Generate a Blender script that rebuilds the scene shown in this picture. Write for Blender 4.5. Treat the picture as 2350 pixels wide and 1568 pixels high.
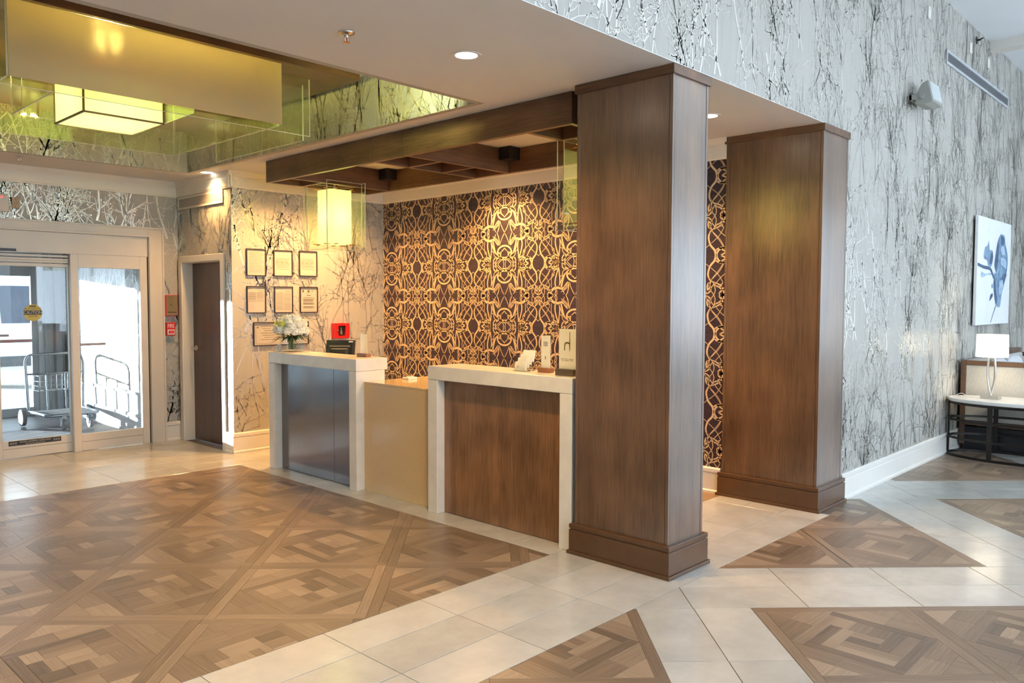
import bpy, bmesh, math, random
from mathutils import Vector, Matrix
R = random.Random(7)
for o in list(bpy.data.objects): bpy.data.objects.remove(o)
scene = bpy.context.scene
COL = scene.collection

# ------------------------------------------------------------------ camera
cam_d = bpy.data.cameras.new('camera'); cam = bpy.data.objects.new('camera', cam_d); COL.objects.link(cam)
cam_d.sensor_fit = 'HORIZONTAL'; cam_d.sensor_width = 36.0; cam_d.lens = 1835.7*36/2350
cam_d.clip_start = .05; cam_d.clip_end = 200
CR = ((0.68805989, -0.725648, 0.00292677), (-0.03412361, -0.03638433, -0.9987551), (0.72485113, 0.68710346, -0.04979633))
cam.matrix_world = Matrix(((CR[0][0], -CR[1][0], -CR[2][0], 0), (CR[0][1], -CR[1][1], -CR[2][1], 0), (CR[0][2], -CR[1][2], -CR[2][2], 1.6), (0, 0, 0, 1)))
scene.camera = cam
def project(x, y, z):
    v = [CR[i][0]*x + CR[i][1]*y + CR[i][2]*(z-1.6) for i in range(3)]
    if v[2] < .1: return None
    return (1175+1835.7*v[0]/v[2], 784+1835.7*v[1]/v[2], v[2])

# ------------------------------------------------------------------ world, sun, daylight at the windows, exposure
scene.view_settings.view_transform = 'Standard'; scene.view_settings.look = 'None'
scene.view_settings.gamma = 1.0; scene.view_settings.use_curve_mapping = False
scene.view_settings.exposure = 0.78
cy = scene.cycles; cy.use_light_tree = False; cy.transparent_max_bounces = 24; cy.max_bounces = 7; cy.diffuse_bounces = 3; cy.glossy_bounces = 3; cy.transmission_bounces = 4
cy.caustics_reflective = False; cy.caustics_refractive = False; cy.blur_glossy = .6
W = bpy.data.worlds.new('world'); scene.world = W; W.use_nodes = True
bg = W.node_tree.nodes['Background']; bg.inputs['Color'].default_value = (.70, .85, 1.0, 1); bg.inputs['Strength'].default_value = 3.4
def lamp(name, kind, loc, power, color, direction=None, **kw):
    d = bpy.data.lights.new(name, kind); d.energy = power; d.color = color
    for k, v in kw.items(): setattr(d, k, v)
    o = bpy.data.objects.new(name, d); COL.objects.link(o); o.location = loc
    if direction: o.rotation_euler = Vector(direction).to_track_quat('-Z', 'Y').to_euler()
    return o
lamp('sun', 'SUN', (0, 20, 10), 24.0, (1, .97, .92), (.47, -.78, -.06), angle=.01)
DAY = (.66, .82, 1.0)
for wx, pw in ((0.0, 60), (4.0, 65), (8.0, 60), (12.0, 30)):
    lamp('window_daylight', 'AREA', (wx, -5.02, 2.35), pw, DAY, (0, 1, .7), shape='RECTANGLE', size=3.0, size_y=3.3)
for wy in (-2.9,):
    lamp('window_daylight', 'AREA', (14.52, wy, 1.9), 16, DAY, (-1, 0, .15), shape='RECTANGLE', size=2.6, size_y=2.6)

# ------------------------------------------------------------------ node helpers
def nmat(name):
    m = bpy.data.materials.new(name); m.use_nodes = True
    nt = m.node_tree; return m, nt, nt.nodes['Principled BSDF']
def c4(c): return (c[0], c[1], c[2], 1)
MATS = {}
def plain(name, color, rough=.5, metal=0.0, var=0.0, scale=6.0, stretch=(1, 1, 1), bump=0.0, coat=0.0, emit=None, es=1.0, spec=.5):
    """procedural material: noise-varied colour plus optional fine relief"""
    if name in MATS: return MATS[name]
    m, nt, b = nmat(name); b.inputs['Roughness'].default_value = rough; b.inputs['Metallic'].default_value = metal
    b.inputs['Base Color'].default_value = c4(color); b.inputs['Specular IOR Level'].default_value = spec
    if coat: b.inputs['Coat Weight'].default_value = coat; b.inputs['Coat Roughness'].default_value = .12
    if emit: b.inputs['Emission Color'].default_value = c4(emit); b.inputs['Emission Strength'].default_value = es
    if var or bump:
        tc = nt.nodes.new('ShaderNodeTexCoord'); mp = nt.nodes.new('ShaderNodeMapping'); mp.inputs['Scale'].default_value = stretch
        nz = nt.nodes.new('ShaderNodeTexNoise'); nz.inputs['Scale'].default_value = scale; nz.inputs['Detail'].default_value = 5
        nt.links.new(tc.outputs['Object'], mp.inputs['Vector']); nt.links.new(mp.outputs['Vector'], nz.inputs['Vector'])
        if var:
            rp = nt.nodes.new('ShaderNodeValToRGB'); rp.color_ramp.elements[0].position = .3; rp.color_ramp.elements[1].position = .7
            rp.color_ramp.elements[0].color = c4([c*(1-var) for c in color]); rp.color_ramp.elements[1].color = c4([min(1, c*(1+var)) for c in color])
            nt.links.new(nz.outputs['Fac'], rp.inputs['Fac']); nt.links.new(rp.outputs['Color'], b.inputs['Base Color'])
        if bump:
            bp = nt.nodes.new('ShaderNodeBump'); bp.inputs['Strength'].default_value = bump; bp.inputs['Distance'].default_value = .01
            nt.links.new(nz.outputs['Fac'], bp.inputs['Height']); nt.links.new(bp.outputs['Normal'], b.inputs['Normal'])
    MATS[name] = m; return m
def wood(name, dark, light, grain='z', rough=.35, coat=.15, big=1.0, ior=1.5, crough=.18):
    if name in MATS: return MATS[name]
    m, nt, b = nmat(name); b.inputs['Roughness'].default_value = rough
    b.inputs['Coat Weight'].default_value = coat; b.inputs['Coat Roughness'].default_value = crough; b.inputs['Coat IOR'].default_value = ior
    tc = nt.nodes.new('ShaderNodeTexCoord')
    st = {'z': (1, 1, .035), 'y': (1, .035, 1), 'x': (.035, 1, 1)}[grain]
    def nz(k, sc, det):
        mp = nt.nodes.new('ShaderNodeMapping'); mp.inputs['Scale'].default_value = tuple(k*s for s in st)
        n = nt.nodes.new('ShaderNodeTexNoise'); n.inputs['Scale'].default_value = sc; n.inputs['Detail'].default_value = det
        nt.links.new(tc.outputs['Object'], mp.inputs['Vector']); nt.links.new(mp.outputs['Vector'], n.inputs['Vector']); return n
    fine, broad = nz(1, 150, 4), nz(1, 9*big, 3)
    blot = nt.nodes.new('ShaderNodeTexNoise'); blot.inputs['Scale'].default_value = 2.2; blot.inputs['Detail'].default_value = 3
    nt.links.new(tc.outputs['Object'], blot.inputs['Vector'])
    def mixv(a, b2, f):
        x = nt.nodes.new('ShaderNodeMix'); x.data_type = 'FLOAT'; x.inputs[0].default_value = f
        nt.links.new(a, x.inputs[2]); nt.links.new(b2, x.inputs[3]); return x.outputs[0]
    v = mixv(mixv(fine.outputs['Fac'], broad.outputs['Fac'], .45), blot.outputs['Fac'], .35)
    rp = nt.nodes.new('ShaderNodeValToRGB'); rp.color_ramp.elements[0].position = .38; rp.color_ramp.elements[1].position = .62
    rp.color_ramp.elements[0].color = c4(dark); rp.color_ramp.elements[1].color = c4(light)
    nt.links.new(v, rp.inputs['Fac']); nt.links.new(rp.outputs['Color'], b.inputs['Base Color'])
    bp = nt.nodes.new('ShaderNodeBump'); bp.inputs['Strength'].default_value = .08; bp.inputs['Distance'].default_value = .004
    nt.links.new(fine.outputs['Fac'], bp.inputs['Height']); nt.links.new(bp.outputs['Normal'], b.inputs['Normal'])
    MATS[name] = m; return m
def glass(name, tint=(.95, .97, .97), ior=1.45, rough=.02, gloss=1.0):
    if name in MATS: return MATS[name]
    m = bpy.data.materials.new(name); m.use_nodes = True; nt = m.node_tree; nt.nodes.remove(nt.nodes['Principled BSDF'])
    out = nt.nodes['Material Output']; tr = nt.nodes.new('ShaderNodeBsdfTransparent'); tr.inputs['Color'].default_value = c4(tint)
    gl = nt.nodes.new('ShaderNodeBsdfGlossy'); gl.inputs['Roughness'].default_value = rough; gl.inputs['Color'].default_value = (gloss, gloss, gloss, 1)
    fr = nt.nodes.new('ShaderNodeLayerWeight'); fr.inputs['Blend'].default_value = .5
    pw = nt.nodes.new('ShaderNodeMath'); pw.operation = 'POWER'; pw.inputs[1].default_value = 5; nt.links.new(fr.outputs['Facing'], pw.inputs[0])
    f0 = ((ior-1)/(ior+1))**2; ma = nt.nodes.new('ShaderNodeMath'); ma.operation = 'MULTIPLY_ADD'; ma.inputs[1].default_value = 1-f0; ma.inputs[2].default_value = f0; nt.links.new(pw.outputs[0], ma.inputs[0])
    mx = nt.nodes.new('ShaderNodeMixShader')
    nt.links.new(ma.outputs[0], mx.inputs[0]); nt.links.new(tr.outputs[0], mx.inputs[1]); nt.links.new(gl.outputs[0], mx.inputs[2]); nt.links.new(mx.outputs[0], out.inputs[0])
    MATS[name] = m; return m
def emitter(name, color, strength):
    if name in MATS: return MATS[name]
    m = bpy.data.materials.new(name); m.use_nodes = True; nt = m.node_tree; nt.nodes.remove(nt.nodes['Principled BSDF'])
    e = nt.nodes.new('ShaderNodeEmission'); e.inputs['Color'].default_value = c4(color); e.inputs['Strength'].default_value = strength
    nt.links.new(e.outputs[0], nt.nodes['Material Output'].inputs[0]); MATS[name] = m; return m
def shade_mat(name, color, emit, es, alpha=0.0):
    """lit fabric / acrylic shade: translucent sheet that also glows"""
    if name in MATS: return MATS[name]
    m = bpy.data.materials.new(name); m.use_nodes = True; nt = m.node_tree; nt.nodes.remove(nt.nodes['Principled BSDF'])
    t = nt.nodes.new('ShaderNodeBsdfTranslucent'); t.inputs['Color'].default_value = c4(color)
    d = nt.nodes.new('ShaderNodeBsdfDiffuse'); d.inputs['Color'].default_value = c4(color)
    mx = nt.nodes.new('ShaderNodeMixShader'); mx.inputs[0].default_value = .4
    e = nt.nodes.new('ShaderNodeEmission'); e.inputs['Color'].default_value = c4(emit); e.inputs['Strength'].default_value = es
    ad = nt.nodes.new('ShaderNodeAddShader')
    nt.links.new(t.outputs[0], mx.inputs[1]); nt.links.new(d.outputs[0], mx.inputs[2]); nt.links.new(mx.outputs[0], ad.inputs[0]); nt.links.new(e.outputs[0], ad.inputs[1])
    nt.links.new(ad.outputs[0], nt.nodes['Material Output'].inputs[0]); MATS[name] = m; return m

# ------------------------------------------------------------------ mesh helpers
class G:
    """collects faces in world coordinates, then builds ONE mesh object"""
    def __init__(s): s.v = []; s.f = []
    def poly(s, pts):
        n = len(s.v); s.v += [tuple(p) for p in pts]; s.f.append(list(range(n, n+len(pts)))); return s
    def box(s, x0, x1, y0, y1, z0, z1):
        n = len(s.v); s.v += [(x, y, z) for z in (z0, z1) for x, y in ((x0, y0), (x1, y0), (x1, y1), (x0, y1))]
        s.f += [[n+i for i in f] for f in ([3, 2, 1, 0], [4, 5, 6, 7], [0, 1, 5, 4], [1, 2, 6, 5], [2, 3, 7, 6], [3, 0, 4, 7])]; return s
    def prism(s, ring0, ring1, caps=True):
        n = len(s.v); k = len(ring0); s.v += [tuple(p) for p in ring0] + [tuple(p) for p in ring1]
        s.f += [[n+i, n+(i+1) % k, n+k+(i+1) % k, n+k+i] for i in range(k)]
        if caps: s.f += [[n+i for i in range(k-1, -1, -1)], [n+k+i for i in range(k)]]
        return s
    def loft(s, rings, caps=True, close=False):
        n = len(s.v); k = len(rings[0])
        for r in rings: s.v += [tuple(p) for p in r]
        m = len(rings)
        for j in range(m if close else m-1):
            a = n+j*k; b = n+((j+1) % m)*k
            s.f += [[a+i, a+(i+1) % k, b+(i+1) % k, b+i] for i in range(k)]
        if caps and not close: s.f += [[n+i for i in range(k-1, -1, -1)], [n+(m-1)*k+i for i in range(k)]]
        return s
    def cyl(s, p0, p1, r0, r1=None, n=16, caps=True):
        r1 = r0 if r1 is None else r1; p0 = Vector(p0); p1 = Vector(p1); d = (p1-p0).normalized()
        a = d.orthogonal().normalized(); b = d.cross(a)
        ring = lambda p, r: [p+(a*math.cos(2*math.pi*i/n)+b*math.sin(2*math.pi*i/n))*r for i in range(n)]
        return s.prism(ring(p0, r0), ring(p1, r1), caps)
    def tube(s, pts, r, n=8, closed=False):
        pts = [Vector(p) for p in pts]; rings = []; m = len(pts); a = None
        for i, p in enumerate(pts):
            d = (pts[(i+1) % m]-pts[i-1]) if closed else (pts[min(i+1, m-1)]-pts[max(i-1, 0)])
            d.normalize()
            a = d.orthogonal().normalized() if a is None else (a-d*a.dot(d)).normalized()
            b = d.cross(a); rr = r[i] if isinstance(r, (list, tuple)) else r
            rings.append([p+(a*math.cos(2*math.pi*k/n)+b*math.sin(2*math.pi*k/n))*rr for k in range(n)])
        return s.loft(rings, True, closed)
    def lathe(s, cx, cy, prof, n=24):
        return s.loft([[(cx+r*math.cos(2*math.pi*i/n), cy+r*math.sin(2*math.pi*i/n), z) for i in range(n)] for r, z in prof])
    def sphere(s, c, r, n=10, m=6):
        c = Vector(c); r = Vector((r, r, r)) if not hasattr(r, '__len__') else Vector(r)
        return s.loft([[(c.x+r.x*math.sin(t)*math.cos(2*math.pi*i/n), c.y+r.y*math.sin(t)*math.sin(2*math.pi*i/n), c.z-r.z*math.cos(t)) for i in range(n)]
                       for t in [math.pi*(.02+.96*j/m) for j in range(m+1)]])
    def build(s, name, mat, parent=None, bevel=0, smooth=False, seg=2):
        off = wloc(parent) if parent else Vector((0, 0, 0))
        me = bpy.data.meshes.new(name); me.from_pydata([tuple(Vector(p)-off) for p in s.v], [], s.f); me.update()
        bm = bmesh.new(); bm.from_mesh(me)
        if len(s.f) < 4000: bmesh.ops.recalc_face_normals(bm, faces=bm.faces)
        bm.to_mesh(me); bm.free()
        if mat: me.materials.append(mat)
        if smooth:
            for p in me.polygons: p.use_smooth = True
            try: me.set_sharp_from_angle(angle=.7)
            except Exception: pass
        o = bpy.data.objects.new(name, me); COL.objects.link(o)
        if parent: o.parent = parent
        if bevel:
            b = o.modifiers.new('bevel', 'BEVEL'); b.width = bevel; b.segments = seg; b.limit_method = 'ANGLE'
        return o
def wloc(o):
    v = Vector(o.location)
    while o.parent: o = o.parent; v += Vector(o.location)
    return v
def B(name, mat, parent, x0, x1, y0, y1, z0, z1, bevel=0): return G().box(x0, x1, y0, y1, z0, z1).build(name, mat, parent, bevel)
def thing(name, label, cat, loc=(0, 0, 0), group=None):
    o = bpy.data.objects.new(name, None); COL.objects.link(o); o.location = loc; o.empty_display_size = .1
    return tag(o, label, cat, group)
def tag(o, label, cat, group=None):
    o['label'] = label; o['category'] = cat
    if group: o['group'] = group
    return o
def struct(o, label=None):
    o['kind'] = 'structure'
    if label: o['label'] = label
    return o
def sempty(name, loc, label=None):
    o = bpy.data.objects.new(name, None); COL.objects.link(o); o.location = loc; return struct(o, label)
def text(name, body, size, origin, right, up, mat, parent, align='CENTER', squeeze=1.0, lift=.0012):
    """flat printed lettering as a mesh; right/up are the plane's axes"""
    cu = bpy.data.curves.new(name, 'FONT'); cu.body = body; cu.size = size; cu.align_x = align; cu.align_y = 'CENTER'; cu.resolution_u = 3
    tmp = bpy.data.objects.new('tmp', cu); COL.objects.link(tmp)
    me = bpy.data.meshes.new_from_object(tmp); bpy.data.objects.remove(tmp); bpy.data.curves.remove(cu)
    r, u = Vector(right), Vector(up); nrm = r.cross(u); off = wloc(parent); og = Vector(origin)+nrm*lift-off
    for v in me.vertices: v.co = og + r*v.co.x*squeeze + u*v.co.y
    me.materials.clear(); me.materials.append(mat); me.name = name
    o = bpy.data.objects.new(name, me); COL.objects.link(o); o.parent = parent; return o
def copy_tree(o, parent=None):
    c = o.copy(); COL.objects.link(c); c.parent = parent
    for ch in list(o.children): copy_tree(ch, c)
    return c
# ------------------------------------------------------------------ materials
white_paint = plain('white_paint', (.74, .70, .64), .45, var=.03, scale=3)
ceil_paint = plain('ceiling_paint', (.70, .69, .68), .7, var=.02, scale=2)
paper = plain('wallpaper_ground', (.43, .41, .37), .55, var=.06, scale=30, stretch=(1, 1, .08), bump=.03, spec=.3)
ink = plain('wallpaper_branch_ink', (.76, .73, .67), .35, metal=.85, var=.04, scale=40)
plum = plain('mural_plum_ground', (.040, .024, .038), .42, var=.35, scale=45, stretch=(.25, .25, 1.6), bump=.08)
mural_ink = plain('mural_cream_ink', (.66, .50, .33), .5, var=.05, scale=40)
col_wood = wood('column_walnut_veneer', (.054, .025, .012), (.210, .112, .056), 'z', .34, 1.0, 1.0, 1.68, .28)
col_trim = plain('column_bronze_paint', (.105, .050, .022), .32, var=.12, scale=8, coat=.1)
beam_wood = wood('beam_walnut', (.055, .024, .011), (.185, .092, .044), 'y', .42, .1)
beam_wood_x = wood('beam_walnut_cross', (.055, .024, .011), (.185, .092, .044), 'x', .42, .1)
counter_stone = plain('counter_white_stone', (.80, .77, .69), .28, var=.07, scale=7, coat=.3)
quartz = plain('counter_gold_quartz', (.70, .51, .27), .14, var=.12, scale=260, coat=.4)
panel_dark = wood('counter_dark_veneer', (.030, .014, .009), (.070, .036, .024), 'z', .25, 1.0, 1.0, 2.1, .13)
panel_brown = wood('counter_brown_veneer', (.115, .050, .018), (.340, .165, .066), 'z', .28, .5, 1.0, 1.6)
door_wood = wood('door_red_brown_veneer', (.036, .013, .007), (.105, .042, .020), 'z', .34, .2, 1.0, 1.5, .14)
grout = plain('grout', (.09, .078, .066), .9, var=.1, scale=20)
alu = plain('brushed_nickel', (.62, .58, .52), .28, metal=1, var=.05, scale=60)
dark_metal = plain('dark_bronze_metal', (.035, .030, .028), .3, metal=.8, var=.1, scale=30)
black_plastic = plain('black_plastic', (.012, .013, .016), .35, var=.1, scale=30)
clear_glass = glass('clear_glass')
acrylic = glass('clear_acrylic', (.97, .97, .93), 1.5, .03)
acrylic_edge_glow = plain('acrylic_edge_glow', (.62, .60, .48), .2, emit=(1, .95, .75), es=.03, var=.02)  # slight emission stands in for highlights along the pane edges
branch_seed = 11

def tile_mat(name, base, var, rough):
    m, nt, b = nmat(name); b.inputs['Roughness'].default_value = rough; b.inputs['Coat Weight'].default_value = .25; b.inputs['Coat Roughness'].default_value = .10
    tc = nt.nodes.new('ShaderNodeTexCoord'); n = nt.nodes.new('ShaderNodeTexNoise'); n.inputs['Scale'].default_value = 3.2; n.inputs['Detail'].default_value = 8; n.inputs['Roughness'].default_value = .65
    at = nt.nodes.new('ShaderNodeAttribute'); at.attribute_name = 'tone'
    ad = nt.nodes.new('ShaderNodeMath'); ad.operation = 'MULTIPLY_ADD'; ad.inputs[1].default_value = .22
    nt.links.new(tc.outputs['Object'], n.inputs['Vector']); nt.links.new(at.outputs['Fac'], ad.inputs[0]); nt.links.new(n.outputs['Fac'], ad.inputs[2])
    rp = nt.nodes.new('ShaderNodeValToRGB'); rp.color_ramp.elements[0].position = .38; rp.color_ramp.elements[1].position = .85
    rp.color_ramp.elements[0].color = c4([c*(1-var) for c in base]); rp.color_ramp.elements[1].color = c4([c*(1+var*.5) for c in base])
    nt.links.new(ad.outputs[0], rp.inputs['Fac']); nt.links.new(rp.outputs['Color'], b.inputs['Base Color'])
    return m
stone_tile = tile_mat('cream_stone_tile', (.52, .505, .465), .20, .22)
def parquet_mat():
    m, nt, b = nmat('parquet_oak'); b.inputs['Roughness'].default_value = .36
    b.inputs['Coat Weight'].default_value = .12; b.inputs['Coat Roughness'].default_value = .2
    g = nt.nodes.new('ShaderNodeAttribute'); g.attribute_name = 'grain'
    t = nt.nodes.new('ShaderNodeAttribute'); t.attribute_name = 'tone'
    mp = nt.nodes.new('ShaderNodeMapping'); mp.inputs['Scale'].default_value = (1.6, 55, 1)
    n = nt.nodes.new('ShaderNodeTexNoise'); n.inputs['Scale'].default_value = 2.4; n.inputs['Detail'].default_value = 6; n.inputs['Distortion'].default_value = .6
    nt.links.new(g.outputs['Vector'], mp.inputs['Vector']); nt.links.new(mp.outputs['Vector'], n.inputs['Vector'])
    rp = nt.nodes.new('ShaderNodeValToRGB'); cr = rp.color_ramp
    cr.elements[0].position = 0; cr.elements[0].color = (.096, .068, .048, 1); cr.elements[1].position = 1; cr.elements[1].color = (.36, .265, .185, 1)
    e = cr.elements.new(.45); e.color = (.200, .140, .095, 1)
    ad = nt.nodes.new('ShaderNodeMath'); ad.operation = 'MULTIPLY_ADD'; ad.inputs[1].default_value = .95; 
    sb = nt.nodes.new('ShaderNodeMath'); sb.operation = 'SUBTRACT'; sb.inputs[1].default_value = .47
    nt.links.new(n.outputs['Fac'], ad.inputs[0]); nt.links.new(t.outputs['Fac'], ad.inputs[2]); nt.links.new(ad.outputs[0], sb.inputs[0])
    nt.links.new(sb.outputs[0], rp.inputs['Fac']); nt.links.new(rp.outputs['Color'], b.inputs['Base Color'])
    return m
oak = parquet_mat()

# ------------------------------------------------------------------ floor: grout bed, stone tiles, parquet planks
floor = struct(B('floor', grout, None, -3.2, 14.7, -5.2, 9.32, -.12, -.006))
S2 = 2**-.5
def clip_poly(p, a, b, c):                      # keep a*x+b*y <= c
    out = []
    for i in range(len(p)):
        q, r = p[i], p[(i+1) % len(p)]; dq = a*q[0]+b*q[1]-c; dr = a*r[0]+b*r[1]-c
        if dq <= 0: out.append(q)
        if dq*dr < 0:
            t = dq/(dq-dr); out.append((q[0]+t*(r[0]-q[0]), q[1]+t*(r[1]-q[1])))
    return out
def area(p): return .5*sum(p[i-1][0]*p[i][1]-p[i][0]*p[i-1][1] for i in range(len(p)))
def inset(p, g):
    c = (sum(q[0] for q in p)/len(p), sum(q[1] for q in p)/len(p))
    cur = [(c[0]-9, c[1]-9), (c[0]+9, c[1]-9), (c[0]+9, c[1]+9), (c[0]-9, c[1]+9)]
    for i in range(len(p)):
        q, r = p[i], p[(i+1) % len(p)]; dx, dy = r[0]-q[0], r[1]-q[1]; L = math.hypot(dx, dy)
        if L < 1e-5: continue
        a, b = dy/L, -dx/L; cur = clip_poly(cur, a, b, a*q[0]+b*q[1]-g)
        if len(cur) < 3: return []
    return cur
PIECES = {'plank': [], 'tile': []}
def piece(kind, p, grain, tone, clips=()):
    if area(p) < 0: p = p[::-1]
    for a, b, c in clips:
        p = clip_poly(p, a, b, c)
        if len(p) < 3: return
    g = .0006 if kind == 'plank' else .0021
    p = inset(p, g)
    if len(p) < 3 or area(p) < 2e-4: return
    q = [project(x, y, 0) for x, y in p]; px = 0
    if all(q):
        sc = [(min(2350, max(0, a[0])), min(1568, max(0, a[1]))) for a in q]; px = abs(area(sc))
    PIECES[kind].append((px, p, grain, tone, R.random()*50))
def uvxy(u, v): return ((u+v)*S2, (u-v)*S2)
DA, DB, DU, DV = (0, 1), (1, 0), (S2, S2), (S2, -S2)
def panel(u0, v0, P, clips):
    t = .058; a = t; b = P-t; m = P/2; RT = lambda: R.random()
    def put(poly, gdir, tone): piece('plank', [uvxy(u0+p, v0+q) for p, q in poly], gdir, tone, clips)
    def rect(p0, p1, q0, q1): return [(p0, q0), (p1, q0), (p1, q1), (p0, q1)]
    for rr, gd in ((rect(0, b, 0, a), DU), (rect(b, P, 0, b), DV), (rect(a, P, b, P), DU), (rect(0, a, a, P), DV)): put(rr, gd, .30+.35*RT())
    h = (m-a)*.52
    for sx, sy in ((0, 0), (1, 0), (1, 1), (0, 1)):
        f = lambda p, q: (b-(p-a) if sx else p, b-(q-a) if sy else q)
        gd = DA if sx == sy else DB; gd2 = DB if sx == sy else DA
        put([f(a, a), f(a+h, a), f(a, a+h)], gd2, .45+.5*RT())
        e = (m-a)
        put([f(a+h, a), f(m, a), f(a+e/2, a+e/2), f(a+h/2, a+h/2)], gd, .2+.5*RT())
        put([f(a+h/2, a+h/2), f(a+e/2, a+e/2), f(a, m), f(a, a+h)], gd, .25+.55*RT())
    D = (b-a)*S2; w = .056
    dm = lambda p, q: (m+(p-D/2)*S2-(q-D/2)*S2, m+(p-D/2)*S2+(q-D/2)*S2)      # diamond frame; p runs along x (DB), q along -y
    drect = lambda p0, p1, q0, q1: [dm(*z) for z in rect(p0, p1, q0, q1)]
    for rr, gd in ((drect(0, D-w, 0, w), DB), (drect(D-w, D, 0, D-w), DA), (drect(w, D, D-w, D), DB), (drect(0, w, w, D), DA)): put(rr, gd, .15+.45*RT())
    I = D-2*w; k = I*.36; L = (I+k)/2; Wd = (I-k)/2; n = R.choice((2, 2, 3))
    irect = lambda p0, p1, q0, q1: drect(w+p0, w+p1, w+q0, w+q1)
    T = lambda: .12+.80*RT()
    for base, lng in ((lambda p0, p1, q0, q1: irect(p0, p1, q0, q1), DB), (lambda p0, p1, q0, q1: irect(I-q1, I-q0, p0, p1), DA),
                      (lambda p0, p1, q0, q1: irect(I-p1, I-p0, I-q1, I-q0), DB), (lambda p0, p1, q0, q1: irect(q0, q1, I-p1, I-p0), DA)):
        sht = DA if lng is DB else DB; c = R.random()
        if c < .45:                              # two long planks
            put(base(0, L, 0, Wd/2), lng, T()); put(base(0, L, Wd/2, Wd), lng, T())
        elif c < .8:                             # one long plank and two crosswise ends
            e = L*R.choice((.30, .42)); put(base(0, e, 0, Wd), sht, T()); put(base(e, L, 0, Wd/2), lng, T()); put(base(e, L, Wd/2, Wd), lng, T())
        else:                                    # three crosswise blocks
            for j in range(3): put(base(L*j/3, L*(j+1)/3, 0, Wd), sht, T())
    if R.random() < .5:
        for j in range(n): put(irect(Wd, I-Wd, Wd+k*j/n, Wd+k*(j+1)/n), DB, T())
    else:
        for j in range(n): put(irect(Wd+k*j/n, Wd+k*(j+1)/n, Wd, I-Wd), DA, T())
F1 = ((1, 0, 3.79), (-1, 0, 3.2), (0, -1, -3.258), (0, 1, 7.27))
for i in range(-8, 10):
    for j in range(-12, 8):
        panel(4.80+.815*i, -2.26+.815*j, .815, F1)
def tile_xy(xs, ys, clips=()):
    for i in range(len(xs)-1):
        for j in range(len(ys)-1):
            piece('tile', [(xs[i], ys[j]), (xs[i+1], ys[j]), (xs[i+1], ys[j+1]), (xs[i], ys[j+1])], DB, R.random(), clips)
def rng(lo, hi, origin, step):
    k0 = math.floor((lo-origin)/step)+1; out = [lo]
    while origin+k0*step < hi-.02:
        if origin+k0*step > lo+.02: out.append(origin+k0*step)
        k0 += 1
    return out+[hi]
tile_xy(rng(-3.2, 5.98, 2.118, .607), [2.358, 2.658, 2.958, 3.258])
tile_xy([3.79, 4.04], rng(3.258, 7.27, 3.606, .612))
tile_xy(rng(-3.2, 4.04, 2.065, .64), rng(7.27, 9.30, 7.27, .303))
tile_xy(rng(4.04, 6.0, 4.04, .61), rng(6.9, 7.84, 6.9, .303))
UI = [(-4.38, -2.72), (-2.10, -.44), (.18, 1.83), (2.44, 4.085), (4.705, 6.38), (7.02, 8.68), (9.30, 10.96), (11.58, 13.24), (13.86, 15.5)]
VI = [(-5.40, -3.75), (-3.14, -1.49), (-.88, .76), (1.366, 3.01), (3.64, 5.29), (5.91, 7.56), (8.18, 9.83), (10.45, 12.1), (12.72, 14.4)]
BND = ((1, 0, 14.7), (-1, 0, 3.2), (0, -1, 5.2))
for CL in (BND+((0, 1, 2.358), (1, 0, 5.98)), BND+((0, 1, 2.478), (-1, 0, -5.98))):
    for iu, (ua, ub) in enumerate(UI):
        for iv, (va, vb) in enumerate(VI):
            for a in range(2):
                for b in range(2):
                    panel(ua+(ub-ua)/2*a, va+(vb-va)/2*b, (ub-ua+vb-va)/4, CL)
            if iv+1 < len(VI):                  # band beside the parquet square
                w0, w1 = vb, VI[iv+1][0]; us = [ub, ub-.617, ub-1.07 if iv == 3 else ub-1.234, ua]
                for a in range(len(us)-1):
                    for b in range(2):
                        v0, v1 = w0+(w1-w0)*b/2, w0+(w1-w0)*(b+1)/2
                        piece('tile', [uvxy(us[a+1], v0), uvxy(us[a], v0), uvxy(us[a], v1), uvxy(us[a+1], v1)], DU, R.random(), CL)
        if iu+1 < len(UI):
            w0, w1 = ub, UI[iu+1][0]; vs = [1.06+.6135*k for k in range(-12, 22)]
            for a in range(len(vs)-1):
                for b in range(2):
                    u0, u1 = w0+(w1-w0)*b/2, w0+(w1-w0)*(b+1)/2
                    piece('tile', [uvxy(u0, vs[a]), uvxy(u1, vs[a]), uvxy(u1, vs[a+1]), uvxy(u0, vs[a+1])], DV, R.random(), CL)
def emit_pieces(name, items, mat, stuff=False):
    V = []; F = []; T = []; GR = []
    for px, p, gd, tone, rnd in items:
        n = len(V); k = len(p); e = .0006 if mat is oak else .001
        q = inset(p, e) or p
        if len(q) != k: q = p
        # match ring order by nearest start
        st = min(range(len(q)), key=lambda i: (q[i][0]-p[0][0])**2+(q[i][1]-p[0][1])**2); q = q[st:]+q[:st]
        for ring, z in ((p, -.006), (p, -.0008), (q, 0.0)):
            for x, y in ring:
                V.append((x, y, z)); al = x*gd[0]+y*gd[1]; ac = -x*gd[1]+y*gd[0]; GR += [al, ac+rnd, rnd]; T.append(tone)
        for r in range(2):
            for i in range(k): F.append((n+r*k+i, n+r*k+(i+1) % k, n+(r+1)*k+(i+1) % k, n+(r+1)*k+i))
        F.append(tuple(range(n+2*k, n+3*k)))
    me = bpy.data.meshes.new(name); me.from_pydata(V, [], F); me.update()
    me.attributes.new('tone', 'FLOAT', 'POINT').data.foreach_set('value', T)
    me.attributes.new('grain', 'FLOAT_VECTOR', 'POINT').data.foreach_set('vector', GR)
    me.materials.append(mat); o = bpy.data.objects.new(name, me); COL.objects.link(o); o.parent = floor
    if stuff: o['kind'] = 'stuff'
    return o
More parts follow.
